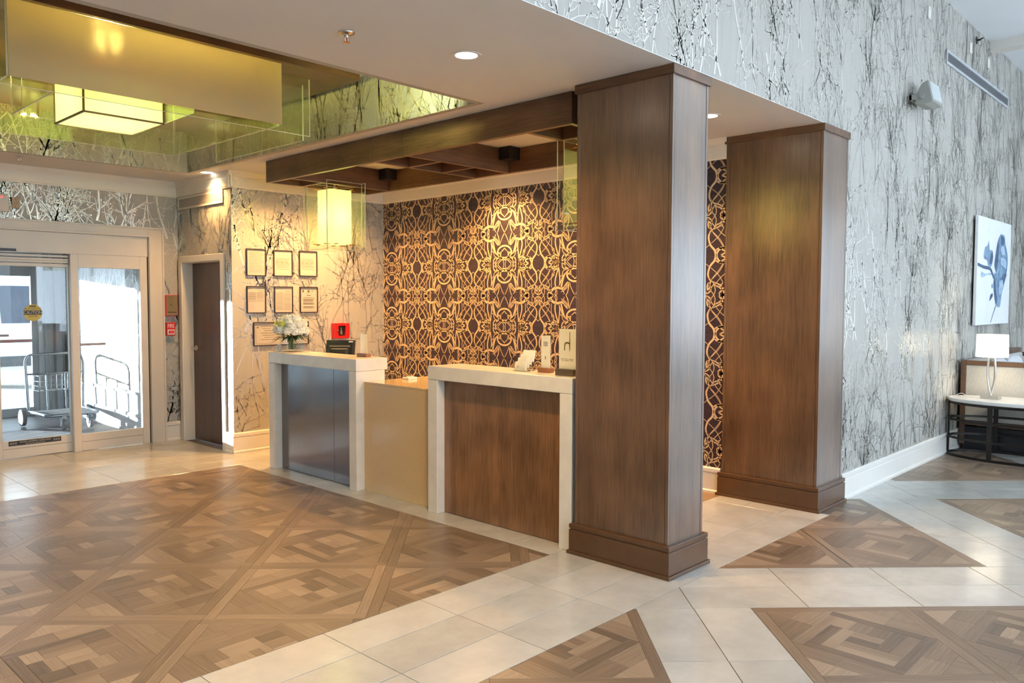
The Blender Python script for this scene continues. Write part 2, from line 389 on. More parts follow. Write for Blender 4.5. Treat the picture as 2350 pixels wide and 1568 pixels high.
for kind, mat in (('plank', oak), ('tile', stone_tile)):
    it = sorted(PIECES[kind], key=lambda t: -t[0]); keep = [t for t in it[:295] if t[0] > 40]
    for t in keep: emit_pieces(kind, [t], mat)
    emit_pieces('outlying_'+kind+'s', it[len(keep):], mat, True)
staff_floor = struct(B('floor_staff', wood('staff_floor_oak', (.20, .11, .05), (.36, .21, .10), 'y', .4, .1), None, 4.04, 6.0, 3.258, 6.9, -.005, 0.0))

# ------------------------------------------------------------------ shell walls and ceilings
H0, HT = 2.94, 4.63
wall_right = struct(G().box(6.0, 14.7, 2.48, 2.68, -.05, H0).box(-3.2, 14.7, 2.48, 2.68, H0, HT+.1).build('wall_right', paper))
wall_desk = struct(B('wall_desk', plum, None, 6.0, 6.15, 2.68, 8.04, -.05, H0))
wall_left = struct(B('wall_left', paper, None, 4.04, 6.0, 7.84, 8.04, -.05, H0))
wall_side = struct(G().box(4.04, 4.24, 8.04, 8.06, -.05, H0).box(4.04, 4.24, 8.985, 9.30, -.05, H0).box(4.04, 4.24, 8.06, 8.985, 2.03, H0).build('wall_side', paper))
wall_back = struct(G().box(3.70, 4.24, 9.10, 9.30, -.05, H0).box(-3.2, .72, 9.10, 9.30, -.05, H0).box(.72, 3.70, 9.10, 9.30, 2.30, H0).build('wall_back', paper))
wall_far_left = struct(B('wall_far_left', paper, None, -3.4, -3.2, -5.2, 9.3, -.05, HT+.1))
TX0, TX1, TY0, TY1 = .64, 3.803, 3.962, 8.306
ceiling = struct(G().box(-3.2, 6.1, 2.68, TY0-.05, H0, 3.06).box(-3.2, 6.1, TY1+.05, 9.2, H0, 3.06).box(-3.2, TX0-.05, TY0-.05, TY1+.05, H0, 3.06).box(TX1+.05, 6.1, TY0-.05, TY1+.05, H0, 3.06)
                 .box(-3.2, 6.1, 2.465, 2.68, H0-.002, H0+.002).build('ceiling', ceil_paint))
ceiling_tray = struct(B('ceiling_tray', ceil_paint, None, TX0-.1, TX1+.1, TY0-.1, TY1+.1, 3.36, 3.44))
wall_tray = struct(G().box(TX1, TX1+.05, TY0-.05, TY1+.05, H0, 3.36).box(TX0-.05, TX0, TY0-.05, TY1+.05, H0, 3.36)
                   .box(TX0, TX1, TY0-.05, TY0, H0, 3.36).box(TX0, TX1, TY1, TY1+.05, H0, 3.36).build('wall_tray', paper))
ceiling_high = struct(B('ceiling_high', plain('high_ceiling_paint', (.82, .85, .88), .7, var=.02, scale=2), None, -3.4, 14.7, -5.2, 2.6, HT, HT+.12))
struct(B('trim_1', white_paint, None, 10.66, 10.86, -5.2, 2.48, HT-.10, HT), 'shallow boxed ceiling beam')
# window wall behind the camera and at the far end
wall_front = G(); gw = G(); WIN = [(-1.5, 1.5), (2.5, 5.5), (6.5, 9.5), (10.5, 13.5)]
prev = -3.4
for a, b in WIN:
    wall_front.box(prev, a, -5.25, -5.1, -.05, HT); wall_front.box(a, b, -5.25, -5.1, -.05, .7); wall_front.box(a, b, -5.25, -5.1, 4.0, HT); prev = b
wall_front.box(prev, 14.7, -5.25, -5.1, -.05, HT)
struct(wall_front.build('wall_front', paper))
wall_end = G(); prev = -5.25
for a, b in ((-4.2, -1.6),):
    wall_end.box(14.6, 14.75, prev, a, -.05, HT).box(14.6, 14.75, a, b, -.05, .6).box(14.6, 14.75, a, b, 3.2, HT); prev = b
wall_end.box(14.6, 14.75, prev, 2.6, -.05, HT); struct(wall_end.build('wall_end', paper))
n = 1
for a, b in WIN:
    w = sempty('window_%d' % n, ((a+b)/2, -5.18, .7)); n += 1
    g = G()
    for x in (a, (a+b)/2-.03, b-.06): g.box(x, x+.06, -5.22, -5.12, .7, 4.0)
    g.box(a, b, -5.22, -5.12, .7, .76).box(a, b, -5.22, -5.12, 3.94, 4.0).build('window_frame', white_paint, w)
for a, b in ((-4.2, -1.6),):
    w = sempty('window_%d' % n, (14.68, (a+b)/2, .6)); n += 1
    g = G()
    for y in (a, (a+b)/2-.03, b-.06): g.box(14.62, 14.72, y, y+.06, .6, 3.2)
    g.box(14.62, 14.72, a, b, .6, .66).box(14.62, 14.72, a, b, 3.14, 3.2).build('window_frame', white_paint, w)

# ------------------------------------------------------------------ wallpaper prints (flat ink, a hair proud of the paper)
def ribbon(pts, w0, w1, out):
    n = len(pts); L = []; Rr = []
    for i, p in enumerate(pts):
        a = pts[max(i-1, 0)]; b = pts[min(i+1, n-1)]; dx, dy = b[0]-a[0], b[1]-a[1]; d = math.hypot(dx, dy) or 1
        w = (w0+(w1-w0)*i/(n-1))/2; L.append((p[0]-dy/d*w, p[1]+dx/d*w)); Rr.append((p[0]+dy/d*w, p[1]-dx/d*w))
    for i in range(n-1): out.append([L[i], Rr[i], Rr[i+1], L[i+1]])
def branch_tile(tw, th, rnd):
    out = []
    def walk(x, y, ang, ln, k, jit):
        pts = [(x, y)]
        for _ in range(k):
            ang += rnd.uniform(-jit, jit); x += math.sin(ang)*ln/k; y += math.cos(ang)*ln/k; pts.append((x, y))
        return pts
    def bud(x, y, r):
        a0 = rnd.uniform(0, 6); st = rnd.uniform(.5, 1)
        out.append([(x+r*math.cos(a0+i*math.pi/3)*(1 if i % 2 else st), y+r*1.2*math.sin(a0+i*math.pi/3)) for i in range(6)])
    for s in range(15):
        x, y = (s+rnd.uniform(-.3, .3))*tw/15, rnd.uniform(0, th); up = rnd.choice((1, 1, 1, -1))
        ang = rnd.choice((-1, 1))*rnd.uniform(.03, .55); ln = rnd.uniform(.55, 1.1)*th
        main = walk(x, y, ang + (0 if up > 0 else math.pi), ln, 12, .16); w = rnd.uniform(.012, .026)
        ribbon(main, w, w*.3, out)
        for t in range(rnd.randint(7, 10)):
            i = rnd.randint(1, 11); a = math.atan2(main[i+1][0]-main[i][0], main[i+1][1]-main[i][1]) + rnd.choice((-1, 1))*rnd.uniform(.3, .95)
            tl = rnd.uniform(.10, .40); tw_ = walk(*main[i], a, tl, 5, .25); w2 = rnd.uniform(.005, .010)
            ribbon(tw_, w2, w2*.45, out)
            for q in range(rnd.randint(2, 4)):
                j = rnd.randint(1, 5); a2 = a+rnd.choice((-1, 1))*rnd.uniform(.4, 1.1)
                tt = walk(*tw_[j], a2, rnd.uniform(.03, .12), 2, .3); ribbon(tt, .0045, .003, out)
                if rnd.random() < .75: bud(*tt[-1], rnd.uniform(.004, .010))
    return out
TW, TH = 1.15, 1.25
TILES = [branch_tile(TW, TH, random.Random(s)) for s in (11, 12, 13)]
def clip_rect(p, x0, x1, y0, y1):
    for a, b, c in ((1, 0, x1), (-1, 0, -x0), (0, 1, y1), (0, -1, -y0)):
        p = clip_poly(p, a, b, c)
        if len(p) < 3: return p
    return p
def print_wall(wall, rects, to3, phase=(0, 0), name='branch_print', mat=None):
    g = G(); x_lo = min(r[0] for r in rects); x_hi = max(r[1] for r in rects); y_lo = min(r[2] for r in rects); y_hi = max(r[3] for r in rects)
    i0, i1 = math.floor((x_lo-phase[0])/TW)-1, math.ceil((x_hi-phase[0])/TW)+1; j0, j1 = math.floor((y_lo-phase[1])/TH)-2, math.ceil((y_hi-phase[1])/TH)+1
    for i in range(i0, i1+1):
        for j in range(j0, j1+1):
            ox, oy = phase[0]+i*TW, phase[1]+j*TH+(.41*i) % TH
            for p in TILES[(i*2+j) % 3]:
                q = [(x+ox, y+oy) for x, y in p]
                bx0 = min(a[0] for a in q); bx1 = max(a[0] for a in q); by0 = min(a[1] for a in q); by1 = max(a[1] for a in q)
                for r in rects:
                    if bx1 <= r[0] or bx0 >= r[1] or by1 <= r[2] or by0 >= r[3]: continue
                    s = q if (bx0 >= r[0] and bx1 <= r[1] and by0 >= r[2] and by1 <= r[3]) else clip_rect(q, *r)
                    if len(s) >= 3: g.poly([to3(a, b) for a, b in s])
    o = g.build(name, mat or ink, wall); o['kind'] = 'stuff'; return o
print_wall(wall_right, [(2.2, 12.9, H0+.003, HT), (6.46, 12.9, .2, H0+.003)], lambda a, b: (a, 2.4788, b), (.3, .2))
print_wall(wall_left, [(4.042, 5.998, .2, 2.78)], lambda a, b: (a, 7.8388, b), (.1, .5))
print_wall(wall_side, [(7.84, 7.985, .2, 2.78), (7.985, 9.06, 2.1, 2.63), (7.985, 9.10, 2.75, 2.78), (9.06, 9.10, .2, 2.75)], lambda a, b: (4.0388, a, b), (.5, .1))
print_wall(wall_back, [(2.0, 3.85, 2.40, 2.78), (3.85, 4.04, .2, 2.78)], lambda a, b: (a, 9.0988, b), (.7, .3))
print_wall(wall_tray, [(TY0, TY1, H0, 3.36)], lambda a, b: (TX1-.0012, a, b), (.2, .7))
print_wall(wall_tray, [(TX0, TX1, H0, 3.36)], lambda a, b: (a, TY1-.0012, b), (.4, .9))
print_wall(wall_tray, [(TX0, TX1, H0, 3.36)], lambda a, b: (a, TY0+.0012, b), (.1, .3))

# mural: strokes of one quarter, mirrored both ways (pixel sketch units, 355 x 333 per quarter)
def spline(pts, k=5):
    P = [pts[0]]+list(pts)+[pts[-1]]; out = []
    for i in range(1, len(P)-2):
        for t in range(k):
            u = t/k; out.append(tuple(.5*((2*P[i][d])+(-P[i-1][d]+P[i+1][d])*u+(2*P[i-1][d]-5*P[i][d]+4*P[i+1][d]-P[i+2][d])*u*u+(-P[i-1][d]+3*P[i][d]-3*P[i+1][d]+P[i+2][d])*u**3) for d in range(len(pts[0]))))
    return out+[tuple(pts[-1])]
def arc(cx, cy, rx, ry, a0, a1, n=16): return [(cx+rx*math.cos(math.radians(a0+(a1-a0)*i/n)), cy+ry*math.sin(math.radians(a0+(a1-a0)*i/n))) for i in range(n+1)]
# origin: pinch on the centre axis; x to the cross axis (0..355), y up to the eye row (0..333)
ST = [
 (spline([(0, 0), (22, 45), (42, 95), (50, 130)]), 7, 6),                       # hourglass
 (spline([(0, 14), (10, 0), (0, -14)]), 6, 6),
 (arc(0, 210, 76, 72, -90, 62), 17, 15),                                        # ring below the eye
 (arc(0, 232, 40, 56, -58, 90), 9, 9), (spline([(0, 162), (22, 190), (52, 212), (72, 222)]), 8, 8), (spline([(72, 195), (50, 225), (38, 262)]), 8, 8),
 (spline([(0, 268), (40, 262), (76, 268), (92, 300)]), 20, 9), (spline([(0, 268), (34, 290), (62, 318), (72, 333)]), 8, 7),
 (spline([(8, 333), (12, 305), (26, 268)]), 7, 7), (spline([(30, 268), (58, 292), (96, 333)]), 6, 5), (spline([(95, 255), (88, 290), (100, 333)]), 9, 8),
 (spline([(92, 300), (112, 318), (128, 336)]), 7, 6), (spline([(84, 262), (112, 240), (122, 200), (138, 192), (150, 205)]), 7, 6),
 (spline([(104, 262), (120, 290), (122, 333)]), 13, 10),
 (spline([(70, 252), (96, 215), (112, 160), (128, 84)]), 19, 15),               # stem to the gear ring
 (spline([(74, 256), (108, 205), (128, 150), (150, 82)]), 10, 9),
 (arc(166, 0, 72, 78, 118, -10), 21, 24), (arc(166, 0, 68, 76, 118, 190), 7, 7),# gear ring
 (spline([(122, 62), (116, 82)]), 18, 14), (spline([(224, 44), (244, 58)]), 22, 10), (spline([(236, 20), (254, 26)]), 16, 10),
 (spline([(176, 0), (190, 12), (180, 40), (192, 68)]), 8, 8), (spline([(176, 68), (168, 30), (176, 0)]), 6, 6), (spline([(206, 0), (212, 14), (228, 22)]), 8, 7),
 (spline([(66, 132), (58, 100), (66, 40), (84, 0)]), 13, 7),                    # petals
 (spline([(66, 132), (84, 112), (108, 74), (118, 68)]), 11, 9), (spline([(72, 112), (86, 78), (110, 56)]), 8, 6), (spline([(60, 128), (70, 84), (100, 50), (130, 34)]), 6, 5),
 (spline([(150, 82), (142, 140), (146, 200), (152, 262)]), 11, 13), (spline([(182, 78), (188, 140), (172, 220), (158, 262)]), 14, 12),   # pair of stems to the lattice knot
 (arc(222, 333, 62, 66, 180, 360), 14, 14), (arc(196, 300, 40, 46, 60, 320), 10, 10), (arc(250, 312, 44, 44, 180, 330), 11, 11),
 (spline([(150, 262), (164, 300), (152, 333)]), 13, 11), (spline([(176, 262), (206, 300), (256, 333)]), 12, 12), (spline([(268, 268), (226, 300), (176, 333)]), 12, 12),
 (spline([(204, 300), (208, 318), (202, 333)]), 8, 8),
 (spline([(355, 10), (338, 18), (322, 40), (326, 70), (338, 98), (347, 70), (344, 40), (352, 14)]), 12, 12), (spline([(338, 96), (330, 60), (346, 20)]), 10, 16),   # tear at the cross
 (spline([(300, 92), (318, 60), (340, 28)]), 7, 7), (spline([(300, 92), (290, 40), (300, 0)]), 7, 6),
 (spline([(322, 116), (342, 170), (330, 240), (298, 290), (290, 333)]), 13, 18),                                                            # great wave
 (spline([(322, 116), (330, 92)]), 13, 9), (spline([(334, 150), (312, 112), (276, 64)]), 7, 6),
 (spline([(332, 236), (355, 262)]), 5, 5), (spline([(324, 120), (262, 200), (232, 268)]), 5, 5), (spline([(236, 100), (270, 170), (322, 228)]), 5, 5),
 (spline([(222, 80), (224, 170), (208, 262)]), 6, 6), (spline([(200, 200), (250, 150), (290, 92)]), 6, 5), (spline([(240, 262), (262, 216), (312, 140)]), 5, 5),
 (spline([(246, 72), (272, 92), (308, 112)]), 16, 4), (spline([(250, 50), (276, 74), (296, 72)]), 12, 4), (spline([(238, 96), (252, 86), (258, 68)]), 8, 6),
 (spline([(206, 262), (198, 226), (206, 196), (214, 226), (206, 262)]), 8, 8),
 (spline([(300, 0), (318, 30), (330, 40)]), 6, 5), (spline([(246, 40), (262, 16), (258, 0)]), 8, 8),
]
def mural():
    sx, sz = .4705/355, .3265/333; Y0, Z0 = 5.798, 1.662; polys = []
    for pts, w0, w1 in ST:
        loc = []; ribbon([(x*sx, y*sz) for x, y in pts], w0*.00110, w1*.00110, loc); polys += loc
    g = G(); lo, hi, zl, zh = 3.2, 7.84, .2, 2.78
    for i in range(-3, 3):
        for j in range(-3, 3):
            cy, cz = Y0+.941*i, Z0+.653*j
            for mx in (1, -1):
                for mz in (1, -1):
                    for p in polys:
                        q = [(cy-mx*a, cz+mz*b) for a, b in p]          # picture-right is -y
                        q = clip_rect(q, lo, hi, zl, zh)
                        if len(q) >= 3: g.poly([(5.9988, a, b) for a, b in q])
    o = g.build('scroll_print', mural_ink, wall_desk); o['kind'] = 'stuff'
mural()

# ------------------------------------------------------------------ baseboards and crown mouldings
def run(name, prof, pts, mat, normal_in=1):
    """sweep a profile (d out of the wall, z) along a wall run given as floor points; out = left normal * normal_in"""
    g = G()
    for a, b in zip(pts[:-1], pts[1:]):
        dx, dy = b[0]-a[0], b[1]-a[1]; L = math.hypot(dx, dy); nx, ny = -dy/L*normal_in, dx/L*normal_in
        g.prism([(a[0]+nx*d, a[1]+ny*d, z) for d, z in prof], [(b[0]+nx*d, b[1]+ny*d, z) for d, z in prof])
    return struct(g.build(name, mat))
BASE = [(0, 0), (.030, 0), (.030, .018), (.018, .028), (.018, .160), (.012, .168), (.022, .176), (.022, .205), (.012, .215), (0, .215)]
CROWN = [(0, 2.77), (.012, 2.77), (.016, 2.785), (.020, 2.79), (.020, 2.885), (.032, 2.90), (.044, 2.925), (.050, H0), (0, H0)]
run('baseboard_right', BASE, [(6.47, 2.48), (14.6, 2.48)], white_paint, -1)
run('baseboard_desk', BASE, [(6.0, 3.28), (6.0, 7.84)], white_paint, 1)
run('baseboard_left', BASE, [(4.022, 7.84), (6.0, 7.84)], white_paint, -1)
run('baseboard_side', BASE, [(4.04, 7.84), (4.04, 7.983)], white_paint, 1)
run('baseboard_back', BASE, [(3.86, 9.10), (4.04, 9.10)], white_paint, -1)
run('trim_2', CROWN, [(6.0, 3.26), (6.0, 7.84)], white_paint, 1)
run('trim_3', CROWN, [(4.0, 7.84), (6.0, 7.84)], white_paint, -1)
run('trim_4', CROWN, [(4.04, 7.80), (4.04, 9.10)], white_paint, 1)
run('trim_5', CROWN, [(.0, 9.10), (4.04, 9.10)], white_paint, -1)
# ------------------------------------------------------------------ wooden service door
XA, YA, ZA = (1, 0, 0), (0, 1, 0), (0, 0, 1)
door_1 = sempty('door_1', (4.1, 8.52, 0), 'dark red-brown wooden door in a cream frame')
B('door_leaf', door_wood, door_1, 4.15, 4.19, 8.062, 8.983, .008, 2.028)
g = G().box(4.02, 4.04, 7.983, 8.062, 0, 2.10).box(4.02, 4.04, 8.983, 9.06, 0, 2.10).box(4.02, 4.04, 8.062, 8.983, 2.028, 2.10)
g.build('door_casing', white_paint, door_1, .004)
G().box(4.035, 4.15, 8.060, 8.068, 0, 2.03).box(4.035, 4.15, 8.977, 8.985, 0, 2.03).box(4.035, 4.15, 8.06, 8.985, 2.022, 2.03).build('door_jamb', white_paint, door_1)
h = G().cyl((4.15, 8.90, 1.06), (4.138, 8.90, 1.06), .030, n=20).build('handle', alu, door_1)
G().cyl((4.14, 8.90, 1.06), (4.09, 8.90, 1.06), .009, n=12).tube([(4.092, 8.905, 1.06), (4.088, 8.87, 1.06), (4.088, 8.80, 1.058)], .009, 8).build('lever', alu, h, smooth=True)

# ------------------------------------------------------------------ automatic entrance doors
door_2 = sempty('door_2', (2.2, 9.14, 0), 'cream framed automatic sliding glass entrance')
cream = plain('cream_door_frame', (.66, .61, .54), .4, var=.03, scale=4)
g = G().box(3.70, 3.86, 9.075, 9.10, 0, 2.40).box(.56, .72, 9.075, 9.10, 0, 2.40).box(.72, 3.70, 9.075, 9.10, 2.30, 2.40)
g.box(3.70, 3.72, 9.06, 9.08, 0, 2.315).box(.72, 3.70, 9.06, 9.08, 2.30, 2.32).box(3.845, 3.865, 9.062, 9.08, 0, 2.405).box(.56, 3.865, 9.062, 9.08, 2.39, 2.41)
g.build('door_casing', cream, door_2, .003)
B('header_box', cream, door_2, .72, 3.70, 9.10, 9.26, 2.085, 2.30, .004)
g = G()
for z in (1.955, 1.985, 2.01, 2.045): g.box(1.48, 2.905, 9.165, 9.20, z, z+.024)
g.build('track_rail', cream, door_2, .003)
def leaf(nm, x0, x1, y, gx0, gx1, zt):
    p = G().box(x0, gx0, y, y+.045, .0, zt).box(gx1, x1, y, y+.045, 0, zt).box(gx0, gx1, y, y+.045, 1.945, zt).box(gx0, gx1, y, y+.045, .005, .18)
    o = p.build(nm, cream, door_2, .003)
    B('pane', clear_glass, o, gx0, gx1, y+.018, y+.026, .18, 1.945)
    B('kick_line', plain('shadow_gap', (.03, .027, .025), .8, var=.05), o, gx0, gx1, y-.0008, y, .098, .101)
    return o
lf = leaf('sidelight', 2.905, 3.69, 9.105, 2.98, 3.612, 2.085)
B('gap_line', MATS['shadow_gap'], lf, 3.690, 3.698, 9.108, 9.15, 0, 2.085)
sl = leaf('sliding_leaf', 2.215, 2.925, 9.165, 2.262, 2.895, 1.96)
leaf('sliding_leaf', 1.495, 2.205, 9.165, 1.545, 2.160, 1.96)
leaf('sidelight', .73, 1.51, 9.105, .80, 1.435, 2.085)
B('sensor', black_plastic, door_2, 2.00, 2.405, 9.075, 9.105, 2.088, 2.112, .004)
# stickers on the glass and rails (flat print)
yel = plain('sticker_yellow', (.55, .43, .09), .5, var=.04); blk = plain('print_black', (.015, .014, .012), .5, var=.02)
crm = plain('print_cream', (.62, .56, .47), .5, var=.02); redp = plain('print_red', (.52, .03, .03), .5, var=.03); gryp = plain('print_grey', (.28, .27, .30), .5, var=.03); wht = plain('print_white', (.82, .80, .78), .5, var=.02)
def sticker_y(name, x0, x1, z0, z1, y, mat, par, th=.0012): return B(name, mat, par, x0, x1, y-th, y, z0, z1)
yg = 9.165+.018
cs = G().cyl((2.567, yg, 1.473), (2.567, yg-.0012, 1.473), .086, n=32).build('caution_sticker', yel, sl)
sticker_y('band', 2.483, 2.651, 1.452, 1.496, yg-.0012, blk, sl, .0006)
tx = lambda b, s, x, z, y, mt, pr, sq=1.0, al='CENTER': text('lettering', b, s, (x, y, z), XA, ZA, mt, pr, al, sq, .0006)
tx('AUTOMATIC', .029, 2.567, 1.512, yg-.0014, blk, sl, .92); tx('CAUTION', .046, 2.567, 1.473, yg-.0020, crm, sl, .80); tx('DOOR', .028, 2.567, 1.436, yg-.0014, blk, sl)
sticker_y('logo_bar', 2.535, 2.597, 1.532, 1.544, yg-.0013, blk, sl, .0006)
sticker_y('emergency_sticker', 2.262, 2.555, 1.172, 1.204, yg, gryp, sl)
tx('IN EMERGENCY PUSH TO OPEN', .021, 2.408, 1.188, yg-.0014, redp, sl, .78)
sticker_y('grey_sticker', 2.262, 2.348, 1.234, 1.258, yg, gryp, sl)
sticker_y('activation_sticker', 2.986, 3.245, 1.118, 1.146, 9.105+.018, gryp, lf)
bs = sticker_y('warning_strip', 2.312, 2.795, .128, .176, 9.165, blk, sl)
tx('CAUTION  AUTOMATIC  SLIDING DOOR', .021, 2.553, .159, 9.1638, crm, sl, .74); tx('Door may move without warning', .015, 2.553, .140, 9.1638, crm, sl, .86)
tx('<<<', .05, 2.355, .150, 9.1638, crm, sl, .75); tx('>>>', .05, 2.752, .150, 9.1638, crm, sl, .75)

# ------------------------------------------------------------------ vestibule and the world outside
carpet = plain('vestibule_carpet', (.10, .13, .18), .95, var=.35, scale=60, bump=.2)
pale = plain('vestibule_paint', (.72, .74, .76), .5, var=.03)
struct(G().box(-2.7, 3.86, 9.30, 12.6, -.12, -.001).build('floor_vestibule', plain('vestibule_tile', (.20, .20, .20), .35, var=.15, scale=5)))
mat_ = tag(G().box(1.2, 3.42, 9.45, 11.05, -.001, .010).build('entrance_mat', carpet), 'grey-blue woven entrance mat behind the sliding doors', 'mat')
g = G(); rr = random.Random(3)
for k in range(15):
    x = 1.3+rr.random()*1.6; y = 9.5+rr.random()*1.3; a = rr.choice((.25, .9, -.2)); L = .5+.5*rr.random(); q = []
    ribbon(spline([(x, y), (x+L*.5*math.cos(a), y+L*.5*math.sin(a)+.03), (min(3.38, x+L*math.cos(a)), min(11, y+L*math.sin(a)))], 4), .012, .008, q)
    for p in q: g.poly([(min(3.41, a_), max(9.46, min(11.04, b_)), .0112) for a_, b_ in p])
g.build('woven_streaks', plain('mat_streak', (.42, .46, .52), .9, var=.1), mat_)['kind'] = 'stuff'
wall_vest = struct(B('wall_vestibule', paper, None, 3.86, 4.04, 9.30, 12.6, -.05, 2.6))
print_wall(wall_vest, [(9.31, 12.4, .5, 2.5)], lambda a, b: (3.8588, a, b), (.6, .4))
struct(B('wall_vestibule_left', pale, None, -2.7, -2.55, 9.30, 12.6, -.05, 2.6)); struct(B('ceiling_vestibule', pale, None, -2.7, 4.04, 9.25, 12.6, 2.5, 2.62))
run('baseboard_vestibule', [(0, 0), (.03, 0), (.03, .02), (.015, .03), (.015, .185), (.03, .20), (.03, .225), (.012, .24), (.012, .46), (.028, .47), (.028, .5), (0, .5)], [(3.86, 9.32), (3.86, 12.4)], pale, 1)
struct(G().box(3.53, 3.86, 12.40, 12.55, 0, 2.5).box(.85, 1.0, 12.40, 12.55, 0, 2.5).box(-2.55, -2.3, 12.40, 12.55, 0, 2.5).box(-2.55, 3.53, 12.40, 12.55, 2.3, 2.5).build('wall_vestibule_outer', pale))
door_3 = sempty('door_3', (2.2, 12.42, 0), 'pale framed outer glass door')
gfr = plain('outer_door_frame', (.42, .46, .50), .4, var=.05)
G().box(3.60, 3.66, 12.33, 12.40, 0, 2.4).box(3.72, 3.80, 12.30, 12.40, 0, 2.5).build('door_jamb', gfr, door_3, .004)
o = G().box(3.45, 3.53, 12.42, 12.47, 0, 2.3).box(2.2, 2.28, 12.42, 12.47, 0, 2.3).box(2.28, 3.45, 12.42, 12.47, 1.93, 2.3).box(2.28, 3.45, 12.42, 12.47, 0, .12).build('door_leaf', gfr, door_3, .004)
B('pane', clear_glass, o, 2.28, 3.45, 12.44, 12.448, .12, 1.93)
o = G().box(1.0, 1.08, 12.42, 12.47, 0, 2.3).box(2.12, 2.2, 12.42, 12.47, 0, 2.3).box(1.08, 2.12, 12.42, 12.47, 1.93, 2.3).box(1.08, 2.12, 12.42, 12.47, 0, .12).build('door_leaf', gfr, door_3, .004)
B('pane', clear_glass, o, 1.08, 2.12, 12.44, 12.448, .12, 1.93)
wv = sempty('window_7', (-.7, 12.45, 0), 'added unseen storefront glazing beside the outer doors')  # unseen glazing added so the dark counter panel mirrors daylight
G().box(-2.3, -2.22, 12.42, 12.47, 0, 2.3).box(.77, .85, 12.42, 12.47, 0, 2.3).box(-.78, -.70, 12.42, 12.47, .12, 2.2).box(-2.22, .77, 12.42, 12.47, 2.2, 2.3).box(-2.22, .77, 12.42, 12.47, 0, .12).build('window_frame', gfr, wv)
B('pane', clear_glass, wv, -2.22, -.78, 12.44, 12.448, .12, 2.2); B('pane', clear_glass, wv, -.70, .77, 12.44, 12.448, .12, 2.2)
struct(B('ground', plain('forecourt_concrete', (.55, .54, .52), .8, var=.1, scale=3), None, -20, 25, 12.6, 60, -.2, -.02))
pl = thing('sun_block_wall', 'added unseen cream wall blocking the sun left of the outer doors', 'wall', (-2.3, 14.75, 0))  # unseen wall added to keep the sun out of the storefront glazing
B('shaft', pale, pl, -4.2, -.4, 14.5, 15.0, -.02, 3.6, .02); B('plinth', pale, pl, -4.26, -.34, 14.44, 15.06, -.02, .4, .02)
van = thing('van', 'white van with dark windows parked outside the glass doors', 'van', (5.4, 17.3, -.02))
vw = plain('van_white', (.80, .80, .80), .3, var=.02); vg = plain('van_glass', (.02, .03, .05), .08, var=.3, scale=4)
pr = [(16.3, .35), (16.25, .9), (16.32, 1.15), (16.55, 2.0), (16.75, 2.1), (18.0, 2.1), (18.2, 2.0), (18.4, 1.15), (18.45, .9), (18.4, .35)]
G().prism([(2.6, y, z) for y, z in pr], [(7.8, y, z) for y, z in pr]).build('body', vw, van, .05)
for x0, x1 in ((2.8, 4.0), (4.06, 5.2), (5.26, 6.4), (6.46, 7.6)):
    G().prism([(x0, 16.31, 1.19), (x1, 16.31, 1.19), (x1, 16.50, 1.86), (x0, 16.50, 1.86)], [(x0, 16.33, 1.19), (x1, 16.33, 1.19), (x1, 16.53, 1.86), (x0, 16.53, 1.86)]).build('window', vg, van)
B('side_moulding', plain('van_trim', (.05, .055, .06), .6, var=.05), van, 2.6, 7.8, 16.22, 16.28, .42, .60)
for x in (3.6, 6.8):
    for y in (16.27, 18.2):
        w_ = G().cyl((x, y, .31), (x, y+.2, .31), .33, n=24).build('wheel', black_plastic, van, smooth=True)
        G().cyl((x, y-.01, .31), (x, y+.02, .31), .2, n=16).build('hub', alu, w_)
# luggage cart
cart = thing('luggage_cart', 'chrome luggage cart with wire basket behind the glass doors', 'luggage cart', (3.4, 11.1, .01))
chrome = plain('cart_steel', (.42, .46, .50), .25, metal=.9, var=.05)
hoop = [(3.10, 11.36, .18), (3.09, 11.38, .5), (3.085, 11.40, .78)]+[(3.085+.09*(1-math.cos(t)), 11.40, .82+.09*math.sin(t)) for t in (0, .5, 1.0, 1.57)]+[(3.40, 11.40, .912), (3.64, 11.40, .912), (3.73, 11.40, .88), (3.76, 11.40, .8), (3.75, 11.38, .5), (3.74, 11.36, .18)]
G().tube(hoop, .017, 10).build('handle', chrome, cart, smooth=True)
G().tube([(3.09, 11.39, .66), (3.75, 11.39, .66)], .012, 8).build('crossbar', chrome, cart, smooth=True)
for x in (3.32, 3.54): G().tube([(x, 11.39, .66), (x, 11.36, .2)], .013, 8).build('upright', chrome, cart, smooth=True)
G().tube([(3.10, 11.36, .19), (3.12, 10.78, .19), (3.18, 10.72, .19), (3.66, 10.72, .19), (3.72, 10.78, .19), (3.74, 11.36, .19)], .02, 10).build('base_frame', chrome, cart, smooth=True)
B('deck', plain('cart_deck', (.10, .12, .14), .7, var=.1), cart, 3.13, 3.71, 10.76, 11.34, .175, .195)
g = G()
for z in (.46, .52, .58, .65): g.tube([(3.16, 11.33, z), (3.68, 11.33, z), (3.68, 11.16, z), (3.16, 11.16, z)], .003, 5, True)
for i in range(9):
    x = 3.16+.52*i/8; g.tube([(x, 11.33, .65), (x, 11.33, .46), (x, 11.16, .46), (x, 11.16, .65)], .003, 5)
g.build('wire_basket', chrome, cart)
tyre = plain('cart_tyre', (.20, .22, .25), .7, var=.1)
for x in (3.04, 3.80): G().cyl((x-.025, 11.40, .115), (x+.025, 11.40, .115), .105, n=24).build('wheel', tyre, cart, .008, smooth=True)
